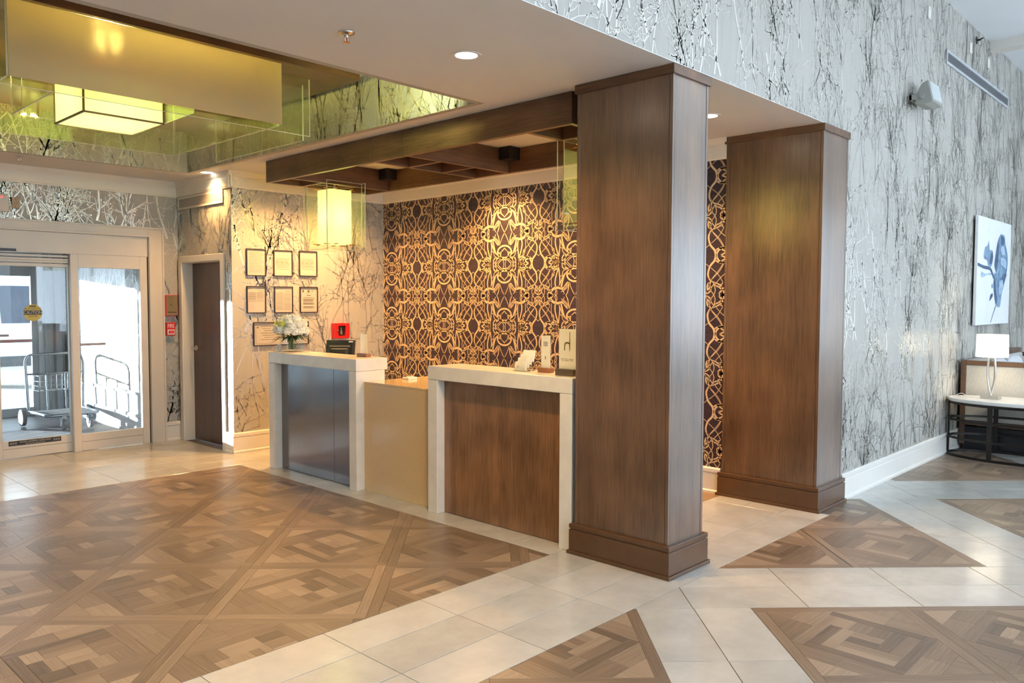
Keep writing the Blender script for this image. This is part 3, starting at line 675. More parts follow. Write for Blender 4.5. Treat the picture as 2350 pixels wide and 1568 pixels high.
for x in (3.30, 3.60):
    w_ = G().cyl((x-.02, 10.70, .075), (x+.02, 10.70, .075), .065, n=20).build('caster', tyre, cart, .006, smooth=True)
    G().box(x-.03, x-.022, 10.67, 10.74, .06, .18).box(x+.022, x+.03, 10.67, 10.74, .06, .18).box(x-.03, x+.03, 10.68, 10.76, .165, .18).build('fork', chrome, w_)

# ------------------------------------------------------------------ wood columns
def column(label, bx0, bx1, by0, by1, wall_x=None):
    c = thing('wood_column', label, 'column', ((bx0+bx1)/2, (by0+by1)/2, 0), 'walnut columns')
    i = .036; x0, x1, y0, y1 = bx0+i, bx1-i, by0+i, by1-i
    B('core', col_wood, c, x0+.006, x1-.006, y0+.006, y1-.006, .19, 2.90)
    t = .022
    for nm, a in (('face_panel', (x0+.002, x0+.012, y0+t+.003, y1-t-.003)), ('face_panel', (x1-.012, x1-.002, y0+t+.003, y1-t-.003)), ('face_panel', (x0+t+.003, x1-t-.003, y0+.002, y0+.012)), ('face_panel', (x0+t+.003, x1-t-.003, y1-.012, y1-.002))):
        B(nm, col_wood, c, *a, .19, 2.885)
    for sx in (x0, x1-t):
        for sy in (y0, y1-t): B('corner_strip', col_wood, c, sx, sx+t, sy, sy+t, .19, 2.89, .002)
    e = .012; B('cap', beam_wood, c, x0-e, x1+e, y0-e, y1+e, 2.885, 2.938, .002)
    B('plinth_shoe', col_trim, c, bx0-.002, bx1+.002, by0-.002, by1+.002, 0, .022, .003)
    B('plinth', col_trim, c, bx0+.010, bx1-.010, by0+.010, by1-.010, .022, .155, .002)
    B('plinth_groove', col_trim, c, bx0+.018, bx1-.018, by0+.018, by1-.018, .155, .163)
    B('plinth_cap', col_trim, c, bx0+.010, bx1-.010, by0+.010, by1-.010, .163, .190, .003)
    return c
column('walnut column standing in front against the end of the reception desk', 3.892, 4.352, 2.445, 3.206)
column('walnut column farther back against the end of the silver papered wall', 5.942, 6.492, 2.430, 3.300)

# ------------------------------------------------------------------ reception counters
CT = 1.114
def raised(label, y0, y1, panel_mat, seam):
    c = thing('reception_counter', label, 'counter', (4.1, (y0+y1)/2, 0), 'raised reception counters')
    x0, x1 = 3.937, 4.265; t = .103
    B('counter_top', counter_stone, c, x0, x1, y0, y1, CT-.102, CT, .003)
    B('leg', counter_stone, c, x0, x0+.3, y0, y0+t, 0, CT-.1035, .003); B('leg', counter_stone, c, x0, x0+.3, y1-t, y1, 0, CT-.1035, .003)
    a, b = y0+t, y1-t
    if seam: 
        B('front_panel', panel_mat, c, 4.012, 4.03, seam+.0015, b, .004, CT-.1035, .0015); B('front_panel', panel_mat, c, 4.012, 4.03, a, seam-.0015, .004, CT-.1035, .0015)
    else: B('front_panel', panel_mat, c, 4.012, 4.03, a, b, .004, CT-.1035)
    B('back_panel', panel_mat, c, x0+.3, x1-.01, y0+.01, y1-.01, 0, CT-.103)
    return c
raised('raised white stone counter with dark bluish veneer front beside the flowers', 5.527, 6.940, panel_dark, 5.965)
raised('raised white stone counter with brown veneer front next to the column', 3.205, 4.608, panel_brown, None)
low = thing('low_counter', 'lower counter with gold quartz front between the two raised counters', 'counter', (4.3, 5.07, 0))
B('counter_top', quartz, low, 4.018, 4.80, 4.609, 5.526, .905, .923, .002); B('front_panel', quartz, low, 4.018, 4.04, 4.609, 5.526, 0, .9045, .001)
B('cabinet_body', panel_brown, low, 4.05, 4.75, 4.62, 5.515, .05, .9045)
for (a, b), lb in (((5.532, 7.0), 'low tan work surface behind the dark fronted counter'), ((3.25, 4.603), 'low tan work surface behind the brown fronted counter')):
    w_ = thing('work_surface', lb, 'desk', (4.5, (a+b)/2, 0))
    B('desk_top', quartz, w_, 4.275, 4.80, a, b, .74, .765, .002); B('cabinet_body', panel_brown, w_, 4.29, 4.76, a+.02, b-.02, 0, .739)

# ------------------------------------------------------------------ beam grid over the desk
bg_ = thing('ceiling_beam_grid', 'dark walnut beam grid fixed to the ceiling above the desk', 'ceiling beams', (4.58, 5.16, H0))
zb, zt = 2.735, 2.937
for a, b in ((3.272, 4.983), (4.987, 5.386), (5.390, 7.052)): B('front_board', beam_wood, bg_, 3.998, 4.04, a, b, zb, zt, .0015)
B('back_board', beam_wood, bg_, 5.150, 5.19, 3.272, 7.052, zb, zt, .0015)
for y in (3.272, 3.655, 4.925, 5.345, 6.635, 7.012): B('cross_board', beam_wood_x, bg_, 4.042, 5.148, y, y+.04, zb, zt, .0015)
for a, b in ((3.314, 3.653), (4.967, 5.343), (6.677, 7.010)):
    for x in (4.36, 4.74): B('divider', beam_wood, bg_, x, x+.035, a, b, zb, zt, .0015)
jb = plain('junction_black', (.010, .009, .008), .4, var=.1)
B('junction_box', jb, bg_, 5.02, 5.146, 4.79, 4.921, 2.83, 2.937, .003); B('junction_box', jb, bg_, 5.02, 5.146, 6.50, 6.631, 2.83, 2.937, .003)

# ------------------------------------------------------------------ pendants
YG = (.70, 1.0, .22); YGs = (.80, 1.0, .36)
pend_shade = shade_mat('pendant_shade', (.80, .74, .42), YGs, .42)
copper = plain('copper_fitting', (.50, .22, .06), .3, metal=.9, var=.1)
def pane_box(par, x0, x1, y0, y1, z0, z1, thin_axis):
    o = B('glass_pane', acrylic, par, x0, x1, y0, y1, z0, z1)
    t = .0028; g = G()                                   # edge strips glow faintly to imitate caught light
    if thin_axis == 'y':
        g.box(x0, x0+t, y0-.0005, y1+.0005, z0, z1).box(x1-t, x1, y0-.0005, y1+.0005, z0, z1).box(x0, x1, y0-.0005, y1+.0005, z0, z0+t).box(x0, x1, y0-.0005, y1+.0005, z1-t, z1)
    else:
        g.box(x0-.0005, x1+.0005, y0, y0+t, z0, z1).box(x0-.0005, x1+.0005, y1-t, y1, z0, z1).box(x0-.0005, x1+.0005, y0, y1, z0, z0+t).box(x0-.0005, x1+.0005, y0, y1, z1-t, z1)
    g.build('glow_edge', acrylic_edge_glow, o); return o
def pendant(label, cx, cy):
    p = thing('pendant_lamp', label, 'pendant lamp', (cx, cy, 2.94), 'square acrylic pendant lamps')
    s = .118; z0, z1 = 2.165, 2.695
    for nm, a in (('shade_panel', (cx-s, cx+s, cy-s, cy-s+.004)), ('shade_panel', (cx-s, cx+s, cy+s-.004, cy+s)), ('shade_panel', (cx-s, cx-s+.004, cy-s+.005, cy+s-.005)), ('shade_panel', (cx+s-.004, cx+s, cy-s+.005, cy+s-.005))):
        B(nm, pend_shade, p, *a, z0, z1)
    B('diffuser', pend_shade, p, cx-s+.006, cx+s-.006, cy-s+.006, cy+s-.006, z0, z0+.004)
    q = .185; L = .225; oz0, oz1 = 2.105, 2.765; th = .006
    pane_box(p, cx-q-.03, cx+L-.03, cy-q-th, cy-q, oz0, oz1, 'y'); pane_box(p, cx-L+.03, cx+q+.03, cy+q, cy+q+th, oz0, oz1, 'y')
    pane_box(p, cx-q-th, cx-q, cy-L+.07, cy+L+.03, oz0, oz1, 'x'); pane_box(p, cx+q, cx+q+th, cy-L-.03, cy+L-.07, oz0, oz1, 'x')
    for z in (z0-.004, z1+.004):
        for d in (-.09, .09):
            for e0, e1 in ((-q, -s), (s, q)):
                G().tube([(cx+e0, cy+d, z), (cx+e1, cy+d, z)], .005, 6).build('standoff_pin', copper, p); G().tube([(cx+d, cy+e0, z), (cx+d, cy+e1, z)], .005, 6).build('standoff_pin', copper, p)
    G().cyl((cx, cy, z1), (cx, cy, 2.93), .012, n=12).build('stem', alu, p); G().cyl((cx, cy, 2.92), (cx, cy, 2.938), .06, n=20).build('canopy', alu, p)
    G().cyl((cx, cy, 2.69), (cx, cy, 2.62), .02, n=12).build('socket', alu, p)
    G().sphere((cx, cy, 2.46), (.045, .045, .075), 14, 8).build('bulb', emitter('pendant_bulb', (1, .95, .7), 14), p)
    lamp('pendant_light', 'POINT', (cx, cy, 2.40), 110, (1.0, .92, .68), shadow_soft_size=.05)
    return p
pendant('square acrylic pendant glowing yellow-green above the dark fronted counter', 4.60, 6.80)
pendant('square acrylic pendant glowing yellow-green half hidden behind the front column', 4.58, 3.47)

# ------------------------------------------------------------------ chandelier in the ceiling tray
ch = thing('chandelier', 'large tiered chandelier of amber and clear panes around a glowing box', 'chandelier', (2.225, 6.12, 3.36))
slab_wood = wood('chandelier_slab', (.045, .018, .006), (.20, .085, .028), 'x', .35, .3)
B('ceiling_slab', slab_wood, ch, .72, 3.735, 5.165, 7.075, 3.30, 3.355, .002)
amb = bpy.data.materials.new('amber_pane'); amb.use_nodes = True
_nt = amb.node_tree; _b = _nt.nodes['Principled BSDF']; _b.inputs['Base Color'].default_value = (.74, .61, .37, 1); _b.inputs['Roughness'].default_value = .16; _b.inputs['Transmission Weight'].default_value = .0
_t = _nt.nodes.new('ShaderNodeBsdfTransparent'); _t.inputs['Color'].default_value = (.95, .88, .66, 1); _tl = _nt.nodes.new('ShaderNodeBsdfTranslucent'); _tl.inputs['Color'].default_value = (.84, .72, .46, 1)
_m1 = _nt.nodes.new('ShaderNodeMixShader'); _m1.inputs[0].default_value = .5; _m2 = _nt.nodes.new('ShaderNodeMixShader'); _m2.inputs[0].default_value = .12
_nt.links.new(_b.outputs[0], _m1.inputs[1]); _nt.links.new(_tl.outputs[0], _m1.inputs[2]); _nt.links.new(_m1.outputs[0], _m2.inputs[1]); _nt.links.new(_t.outputs[0], _m2.inputs[2]); _nt.links.new(_m2.outputs[0], _nt.nodes['Material Output'].inputs[0])
ch_glass = glass('chandelier_glass', (.93, .95, .82), 1.6, .04)
ZP = 2.865
B('amber_pane', amb, ch, 1.366, 3.083, 5.205, 5.213, ZP, 3.298)
def cpane(x0, x1, y0, y1, ax, z0=ZP):
    o = B('glass_pane', ch_glass, ch, x0, x1, y0, y1, z0, 3.298); g = G(); t = .003
    if ax == 'y': g.box(x0, x1, y0-.0004, y1+.0004, z0, z0+t).box(x1-t, x1, y0-.0004, y1+.0004, z0, 3.298).box(x0, x0+t, y0-.0004, y1+.0004, z0, 3.298)
    else: g.box(x0-.0004, x1+.0004, y0, y1, z0, z0+t).box(x0-.0004, x1+.0004, y0, y0+t, z0, 3.298).box(x0-.0004, x1+.0004, y1-t, y1, z0, 3.298)
    g.build('glow_edge', acrylic_edge_glow, o)
cpane(3.085, 3.093, 5.262, 7.004, 'x'); cpane(1.366, 3.105, 7.006, 7.014, 'y'); cpane(1.357, 1.365, 5.215, 7.004, 'x')
cpane(.98, 3.452, 5.425, 5.433, 'y'); cpane(3.494, 3.502, 5.595, 7.05, 'x'); cpane(.98, .988, 5.60, 6.80, 'x')
cpane(2.62, 2.628, 5.60, 6.20, 'x', 2.93); cpane(1.80, 2.62, 6.56, 6.568, 'y', 2.93); cpane(1.74, 1.748, 5.7, 6.6, 'x', 2.93)
ch_shade = shade_mat('chandelier_shade', (.50, .58, .28), YGs, .52)
x0, x1, y0, y1 = 1.958, 2.490, 5.807, 6.372
for a in ((x0, x1, y0, y0+.004), (x0, x1, y1-.004, y1), (x0, x0+.004, y0+.005, y1-.005), (x1-.004, x1, y0+.005, y1-.005)): B('shade_panel', ch_shade, ch, *a, ZP, 3.15)
B('diffuser', ch_shade, ch, x0+.005, x1-.005, y0+.005, y1-.005, ZP, ZP+.004)
g = G()
for x in (x0, x1):
    for y in (y0, y1): g.box(x-.006, x+.006, y-.006, y+.006, ZP-.004, 3.16)
for y in (y0, y1): g.box(x0, x1, y-.006, y+.006, ZP-.006, ZP+.006)
for x in (x0, x1): g.box(x-.006, x+.006, y0, y1, ZP-.006, ZP+.006)
g.build('shade_frame', plain('chandelier_frame', (.24, .14, .06), .35, metal=.5, var=.1), ch)
G().cyl((2.224, 6.09, 3.15), (2.224, 6.09, 3.298), .02, n=12).build('stem', alu, ch)
for k, (bx, by) in enumerate(((2.1, 5.95), (2.35, 5.95), (2.1, 6.23), (2.35, 6.23))): G().sphere((bx, by, 3.03), (.035, .035, .05), 12, 6).build('bulb', emitter('chandelier_bulb', (1, .95, .7), 10), ch)
lamp('chandelier_light', 'POINT', (2.224, 6.09, 3.13), 150, (1.0, .80, .42), shadow_soft_size=.10)

cv = thing('cove_spotlight', 'small spotlight tucked behind the near edge of the ceiling tray', 'spotlight', (3.45, 4.03, 3.02))
G().cyl((3.45, 3.99, 3.03), (3.49, 4.05, 3.06), .035, n=16).build('can', alu, cv); B('bracket', alu, cv, 3.43, 3.47, 3.963, 3.995, 2.96, 3.05)
lamp('cove_beam', 'SPOT', (3.46, 4.07, 3.07), 26, (.86, 1.0, .45), (.6, .75, .12), spot_size=2.3, spot_blend=.9, shadow_soft_size=.03)
# ------------------------------------------------------------------ downlights (recessed cans in the low ceiling)
WARM = (1.0, .64, .27)
def downlight(label, x, y, r=.062, z=H0, power=34, color=WARM, spread=2.4):
    d = thing('downlight', label, 'downlight', (x, y, z), 'recessed downlights')
    G().lathe(x, y, [(r+.020, z-.0005), (r+.020, z-.003), (r+.004, z-.004), (r, z-.002), (r, z-.0005)], 32).build('trim_ring', ceil_paint, d, smooth=True)
    G().cyl((x, y, z-.0006), (x, y, z-.0022), r-.002, n=28).build('lens', emitter('downlight_lens', (1, .90, .72), 9), d)
    lamp('downlight_beam', 'SPOT', (x, y, z-.03), power, color, (0, 0, -1), spot_size=spread, spot_blend=.9, shadow_soft_size=.06)
DL = [(3.04, 3.23, 'round downlight in the ceiling in front of the column', 110), (5.204, 2.986, 'round downlight in the passage between the two columns', 60)]
for x, y, lb, pw in DL: downlight(lb, x, y, power=pw)
for x, y, lb in ((5.55, 5.75, 'added hidden downlight behind the beam grid washing the scroll mural'), (5.55, 4.3, 'added hidden downlight behind the beam grid near the right end of the mural'), (4.45, 7.25, 'added hidden downlight above the framed certificates near the wooden door'), (5.15, 7.25, 'added hidden downlight above the framed certificates near the red key box'), (3.925, 8.12, 'downlight near the corner by the wooden door')):  # mural and certificate cans are hidden, added to brighten those walls
    downlight(lb, x, y, power=70 if x < 4 else (130 if y > 7 else 170), color=(1, .54, .19))
for x, y, lb in ((.2, 3.25, 'added unseen downlight in the low ceiling behind the left edge of the view'), (-1.6, 3.25, 'added unseen downlight in the low ceiling in the far left near corner'), (-.6, 5.5, 'added unseen downlight in the low ceiling left of the chandelier tray'), (-.6, 7.8, 'added unseen downlight in the low ceiling left of the entrance doors')): downlight(lb, x, y, power=100, color=(1, .76, .48))  # cans outside the view, added as warm fill for the left side

# unseen bowl uplights beside and behind the camera, added to brighten the high ceiling
for x, y, lb in ((3.2, -.9, 'added unseen nickel bowl uplight in the tall lobby nearest the camera'), (6.6, -.9, 'added unseen nickel bowl uplight in the middle of the tall lobby'), (10.0, -.9, 'added unseen nickel bowl uplight at the far end of the tall lobby')):
    u_ = thing('added_uplight', lb, 'pendant lamp', (x, y, HT), 'added bowl uplights')
    G().lathe(x, y, [(.02, 3.50), (.16, 3.53), (.26, 3.62), (.30, 3.72), (.29, 3.72), (.24, 3.63), (.14, 3.55), (.02, 3.53)], 28).build('bowl', alu, u_, smooth=True)
    G().cyl((x, y, 3.53), (x, y, HT-.02), .010, n=10).build('stem', alu, u_); G().cyl((x, y, HT-.03), (x, y, HT-.001), .07, n=20).build('canopy', alu, u_)
    G().sphere((x, y+.06, 3.62), (.04, .04, .05), 12, 6).build('bulb', emitter('added_uplight_bulb', (1, .95, .88), 10), u_)
    lamp('added_uplight_beam', 'SPOT', (x, y, 3.74), 120, (.90, .96, 1.0), (0, 0, 1), spot_size=2.75, spot_blend=.6, shadow_soft_size=.1)
# ------------------------------------------------------------------ sprinklers
def sprinkler(label, x, y, z, side=False):
    s = thing('sprinkler', label, 'sprinkler', (x, y, z), 'fire sprinklers')
    if not side:
        G().lathe(x, y, [(.042, z-.0005), (.040, z-.006), (.016, z-.010), (.012, z-.014), (.010, z-.024)], 20).build('escutcheon', alu, s, smooth=True)
        g = G()
        for q in (-1, 1): g.tube([(x+.007*q, y, z-.022), (x+.011*q, y, z-.034), (x+.004*q, y, z-.046)], .0025, 6)
        g.build('frame_arms', alu, s); G().cyl((x, y, z-.024), (x, y, z-.046), .0022, n=8).build('bulb', redp, s)
        G().lathe(x, y, [(.004, z-.046), (.017, z-.047), (.017, z-.049), (.004, z-.050)], 16).build('deflector', copper, s)
    else:
        G().cyl((x, y, z), (x, y-.008, z), .042, .036, 20).build('escutcheon', dark_metal, s); G().cyl((x, y-.006, z), (x, y-.045, z), .010, n=10).build('body', dark_metal, s)
        G().box(x-.016, x+.016, y-.075, y-.045, z+.010, z+.013).cyl((x, y-.044, z), (x, y-.06, z+.010), .004, n=6).build('deflector', dark_metal, s)
sprinkler('pendent sprinkler head in the white ceiling left of the downlight', 2.38, 3.402, H0); sprinkler('small pendent sprinkler head in the ceiling above the entrance', 2.30, 8.495, H0)
sprinkler('dark sidewall sprinkler head high on the silver wall', 10.09, 2.48, 4.51, True)

# ------------------------------------------------------------------ silver wall: plates, vent, speaker, painting
for x, lb in ((8.40, 'blank white wall plate highest on the left of the long vent'), (9.855, 'blank white wall plate above the long vent beside the sprinkler'), (10.605, 'blank white wall plate farthest right above the long vent')):
    p = thing('wall_plate', lb, 'wall plate', (x, 2.48, 4.375), 'blank wall plates'); B('cover', white_paint, p, x-.04, x+.04, 2.468, 2.479, 4.315, 4.43, .003)
    G().cyl((x, 2.468, 4.335), (x, 2.4665, 4.335), .004, n=8).cyl((x, 2.468, 4.41), (x, 2.4665, 4.41), .004, n=8).build('screws', alu, p)
def vent_y(label, x0, x1, y, z0, z1, mat, back):
    v = thing('air_vent', label, 'vent', ((x0+x1)/2, y, z0)); b = .028
    G().box(x0, x1, y-.012, y-.001, z0, z0+b).box(x0, x1, y-.012, y-.001, z1-b, z1).box(x0, x0+b, y-.012, y-.001, z0+b, z1-b).box(x1-b, x1, y-.012, y-.001, z0+b, z1-b).build('frame', mat, v, .002)
    B('backing', back, v, x0+b, x1-b, y-.003, y-.001, z0+b, z1-b)
    n_ = 7
    for i in range(n_):
        z = z0+b+(z1-z0-2*b)*(i+.5)/n_; G().prism([(x0+b, y-.010, z-.004), (x0+b, y-.004, z+.002), (x0+b, y-.004, z+.004), (x0+b, y-.010, z-.002)], [(x1-b, y-.010, z-.004), (x1-b, y-.004, z+.002), (x1-b, y-.004, z+.004), (x1-b, y-.010, z-.002)]).build('slat', mat, v)
grey_vent = plain('vent_grey', (.46, .48, .50), .45, var=.04); vent_back = plain('vent_dark', (.16, .16, .17), .7, var=.05)
vent_y('long grey linear air vent high on the silver wall', 8.98, 11.59, 2.479, 4.02, 4.165, grey_vent, vent_back)
v = thing('air_vent', 'short cream air vent above the wooden door', 'vent', (4.04, 8.53, 2.63)); b = .022; vy0, vy1, vz0, vz1 = 7.995, 9.058, 2.625, 2.765
G().box(4.026, 4.038, vy0, vy1, vz0, vz0+b).box(4.026, 4.038, vy0, vy1, vz1-b, vz1).box(4.026, 4.038, vy0, vy0+b, vz0+b, vz1-b).box(4.026, 4.038, vy1-b, vy1, vz0+b, vz1-b).build('frame', cream, v, .002)
B('backing', vent_back, v, 4.034, 4.0375, vy0+b, vy1-b, vz0+b, vz1-b)
for i in range(8):
    z = vz0+b+(vz1-vz0-2*b)*(i+.5)/8; B('slat', cream, v, 4.028, 4.034, vy0+b, vy1-b, z-.003, z+.0025)
# loudspeaker
sp = thing('wall_speaker', 'grey wedge shaped loudspeaker on a bracket on the silver wall', 'loudspeaker', (7.96, 2.48, 3.45))
spm = plain('speaker_grey', (.34, .34, .31), .5, var=.04); spl = plain('speaker_grille', (.52, .55, .55), .5, var=.05, scale=200)
B('bracket_plate', spm, sp, 7.93, 7.99, 2.46, 2.479, 3.40, 3.53, .004)
def spk(x, pts): return [(x, y, z) for y, z in pts]
side = [(2.41, 3.505), (2.335, 3.575), (2.275, 3.60), (2.235, 3.425), (2.30, 3.395), (2.41, 3.405)]
side = [(2.415, 3.49), (2.36, 3.58), (2.31, 3.605), (2.265, 3.41), (2.33, 3.385), (2.415, 3.40)]
G().prism(spk(7.86, side), spk(8.14, side)).build('cabinet', spm, sp, .006)
G().prism([(7.87, 2.306, 3.595), (7.87, 2.266, 3.42), (8.13, 2.266, 3.42), (8.13, 2.306, 3.595)], [(7.89, 2.288, 3.585), (7.89, 2.255, 3.43), (8.11, 2.255, 3.43), (8.11, 2.288, 3.585)]).build('grille', spl, sp, .003)
G().box(7.848, 7.858, 2.34, 2.47, 3.44, 3.49).box(8.142, 8.152, 2.34, 2.47, 3.44, 3.49).box(7.848, 8.152, 2.44, 2.465, 3.44, 3.49).build('yoke', spm, sp, .002)
for x in (7.84, 8.16): G().cyl((x-.008, 2.352, 3.465), (x+.008, 2.352, 3.465), .022, n=18).build('knob', spm, sp)
# painting
frame_wood_p = plain('stretcher_wood', (.12, .09, .06), .7, var=.1)
pt = thing('painting', 'white canvas painting of a blue watercolour flower on the silver wall', 'painting', (10.97, 2.48, 1.96))
px0, px1, pz0, pz1, pyf = 10.19, 11.75, 1.345, 2.59, 2.425
B('canvas', plain('canvas_white', (.72, .74, .78), .8, var=.03, scale=4, bump=.05), pt, px0, px1, pyf, 2.458, pz0, pz1, .004)
B('stretcher', frame_wood_p, pt, px0+.05, px1-.05, 2.4585, 2.4725, pz0+.05, pz1-.05)
def wash(name, c1, c2):
    m, nt, b = nmat(name); b.inputs['Roughness'].default_value = .8
    tc = nt.nodes.new('ShaderNodeTexCoord'); nz = nt.nodes.new('ShaderNodeTexNoise'); nz.inputs['Scale'].default_value = 9; nz.inputs['Detail'].default_value = 8; nz.inputs['Roughness'].default_value = .7
    rp = nt.nodes.new('ShaderNodeValToRGB'); rp.color_ramp.elements[0].position = .35; rp.color_ramp.elements[1].position = .68; rp.color_ramp.elements[0].color = c4(c1); rp.color_ramp.elements[1].color = c4(c2)
    nt.links.new(tc.outputs['Object'], nz.inputs['Vector']); nt.links.new(nz.outputs['Fac'], rp.inputs['Fac']); nt.links.new(rp.outputs['Color'], b.inputs['Base Color']); return m
w_mid = wash('paint_blue_wash', (.06, .13, .24), (.30, .42, .55)); w_dk = wash('paint_indigo', (.03, .05, .10), (.10, .17, .28)); w_lt = wash('paint_pale_wash', (.22, .36, .52), (.60, .66, .72))
def pfx(x): return px0+(x-205)/(640-205)*(px1-px0)           # canvas x from the sketch
def pfz(x, z):
    t = (x-205)/435; top = 85+t*115; bot = 1500-t*40; return pz1-(z-top)/(bot-top)*(pz1-pz0)
def blob(name, pts, mat, lift): return G().poly([(pfx(x), pyf-lift, pfz(x, z)) for x, z in spline(pts+[pts[0]], 5)[:-1]]).build(name, mat, pt)
blob('petal', [(490, 320), (545, 345), (560, 440), (600, 620), (590, 820), (555, 990), (530, 1090), (510, 1250), (455, 1230), (425, 1080), (415, 900), (415, 820), (440, 815), (418, 720), (430, 560), (455, 400)], w_mid, .0008)
blob('petal_shade', [(455, 400), (440, 520), (428, 640), (422, 740), (445, 810), (458, 720), (470, 600), (470, 480)], w_dk, .0014)
blob('petal_shade', [(418, 850), (414, 980), (425, 1090), (455, 1220), (470, 1160), (450, 1040), (436, 930)], w_dk, .0014)
blob('petal_light', [(512, 470), (548, 500), (556, 570), (530, 590), (500, 545)], w_lt, .0014)
blob('petal_light', [(500, 620), (560, 640), (590, 700), (575, 760), (540, 735), (505, 700)], w_lt, .0014)
blob('petal_light', [(495, 930), (530, 900), (548, 960), (530, 1060), (500, 1090), (490, 1010)], w_lt, .0014)
blob('petal_shade', [(540, 830), (590, 830), (575, 900), (540, 990), (505, 960), (520, 880)], w_dk, .0012)
blob('petal_shade', [(490, 340), (540, 370), (548, 430), (520, 470), (500, 430)], w_dk, .0012)
blob('leaf', [(338, 400), (352, 520), (385, 530), (398, 620), (378, 735), (335, 720), (322, 660), (280, 620), (290, 500), (320, 470)], w_mid, .0010)
blob('leaf', [(380, 540), (398, 610), (380, 700), (350, 690), (362, 600)], w_dk, .0016)
blob('leaf', [(255, 800), (310, 830), (370, 815), (395, 845), (320, 850), (268, 885), (248, 850)], w_lt, .0010)
blob('leaf', [(398, 950), (410, 1000), (395, 1018), (388, 980)], w_mid, .0010); blob('leaf', [(404, 1075), (408, 1120), (370, 1182), (376, 1110)], w_dk, .0010)
g = G(); q = []
ribbon([(pfx(x), pfz(x, z)) for x, z in spline([(208, 710), (280, 745), (360, 765), (395, 830), (412, 880)], 5)], .035, .045, q); ribbon([(pfx(x), pfz(x, z)) for x, z in spline([(455, 1240), (420, 1350), (390, 1460)], 5)], .02, .012, q)
for p in q: g.poly([(a, pyf-.0020, b2) for a, b2 in p])
g.build('stem', w_dk, pt)

# ------------------------------------------------------------------ lounge corner: table, lamp, sofa
tb = thing('side_table', 'oval side table with white top and black hoop base by the lamp', 'side table', (9.375, 1.865, 0))
TXc, TYc, AX, AY = 9.385, 1.86, .335, .605
ov = lambda z, d=0.0, n_=48: [(TXc+(AX-d)*math.cos(2*math.pi*i/n_), TYc+(AY-d)*math.sin(2*math.pi*i/n_), z) for i in range(n_)]
G().loft([ov(.572, .006), ov(.578), ov(.604), ov(.610, .006)]).build('table_top', plain('table_white_stone', (.78, .77, .74), .2, var=.03), tb, smooth=True)
def hoop_(nm, z0, z1, d): G().loft([ov(z0, d), ov(z1, d), ov(z1, d+.013), ov(z0, d+.013)], False, True).build(nm, dark_metal, tb)
hoop_('apron', .545, .572, .006)
for z0, z1 in ((0, .026), (.185, .207), (.375, .397)): hoop_('hoop', z0, z1, .004)
for a in (94, 166, 238, 310, 22):
    t = math.radians(a); c_ = Vector((TXc+(AX-.012)*math.cos(t), TYc+(AY-.012)*math.sin(t), 0)); tg = Vector((-AX*math.sin(t), AY*math.cos(t), 0)).normalized(); nr = Vector((tg.y, -tg.x, 0))
    q = [c_+tg*s1*.022+nr*s2*.007 for s1, s2 in ((-1, -1), (1, -1), (1, 1), (-1, 1))]
    G().prism(q, [p+Vector((0, 0, .548)) for p in q]).build('post', dark_metal, tb)
LX, LY = 9.40, 2.075
lp = thing('table_lamp', 'table lamp with white drum shade and looped nickel stem', 'lamp', (LX, LY, .61))
B('base', alu, lp, LX-.055, LX+.055, LY-.085, LY+.085, .610, .645, .003)
G().tube(spline([(LX, LY-.004, .645), (LX, LY+.028, .78), (LX, LY+.034, .92), (LX, LY+.022, 1.035), (LX, LY, 1.05), (LX, LY-.022, 1.035), (LX, LY-.034, .92), (LX, LY-.028, .78), (LX, LY+.004, .645)], 5), (.0115), 8).build('stem', alu, lp, smooth=True)
n_ = 32; rg = lambda r, z: [(LX+r*math.cos(2*math.pi*i/n_), LY+r*math.sin(2*math.pi*i/n_), z) for i in range(n_)]
G().loft([rg(.148, 1.045), rg(.143, 1.275)], False).build('shade', shade_mat('lamp_shade', (.85, .83, .76), (1, .97, .86), .8), lp, smooth=True)
G().tube([(LX-.143, LY, 1.27), (LX+.143, LY, 1.27)], .003, 6).cyl((LX, LY, 1.05), (LX, LY, 1.275), .004, n=6).build('shade_carrier', alu, lp)
G().sphere((LX, LY, 1.15), .028, 12, 6).build('bulb', emitter('lamp_bulb', (1, .85, .6), 20), lp)
lamp('lamp_light', 'POINT', (LX, LY, 1.16), 10, (1, .82, .55), shadow_soft_size=.05)
tag(G().tube(spline([(LX-.05, LY+.09, .614), (LX-.02, LY+.2, .616), (LX, LY+.27, .645), (LX-.01, LY+.33, .616), (LX, LY+.36, .614)], 5), .003, 6).build('lamp_cord', wht, None, smooth=True), 'white cord looping across the oval table top', 'cord')
sf = thing('sofa', 'light grey upholstered sofa in a brown wooden frame', 'sofa', (10.6, 2.0, 0))
sfw = wood('sofa_frame_wood', (.070, .035, .020), (.15, .080, .045), 'y', .4, .1); fab = plain('sofa_fabric', (.46, .44, .40), .9, var=.10, scale=120, stretch=(1, 1, .3), bump=.15)
X0 = 9.735
G().box(X0, X0+.07, 2.395, 2.445, .06, .975).build('arm_stile', sfw, sf, .003); G().box(X0, X0+.07, 1.40, 1.45, .06, .975).build('arm_stile', sfw, sf, .003)
B('arm_rail', sfw, sf, X0, X0+.07, 1.452, 2.393, .925, .975, .003); B('arm_rail', sfw, sf, X0, X0+.07, 1.452, 2.393, .27, .32, .003)
B('arm_panel', fab, sf, X0+.012, X0+.058, 1.452, 2.393, .322, .923)
G().box(11.9, 11.97, 2.395, 2.445, .06, .975).box(11.9, 11.97, 1.40, 1.45, .06, .975).box(11.9, 11.97, 1.45, 2.395, .925, .975).build('arm_frame', sfw, sf, .003)
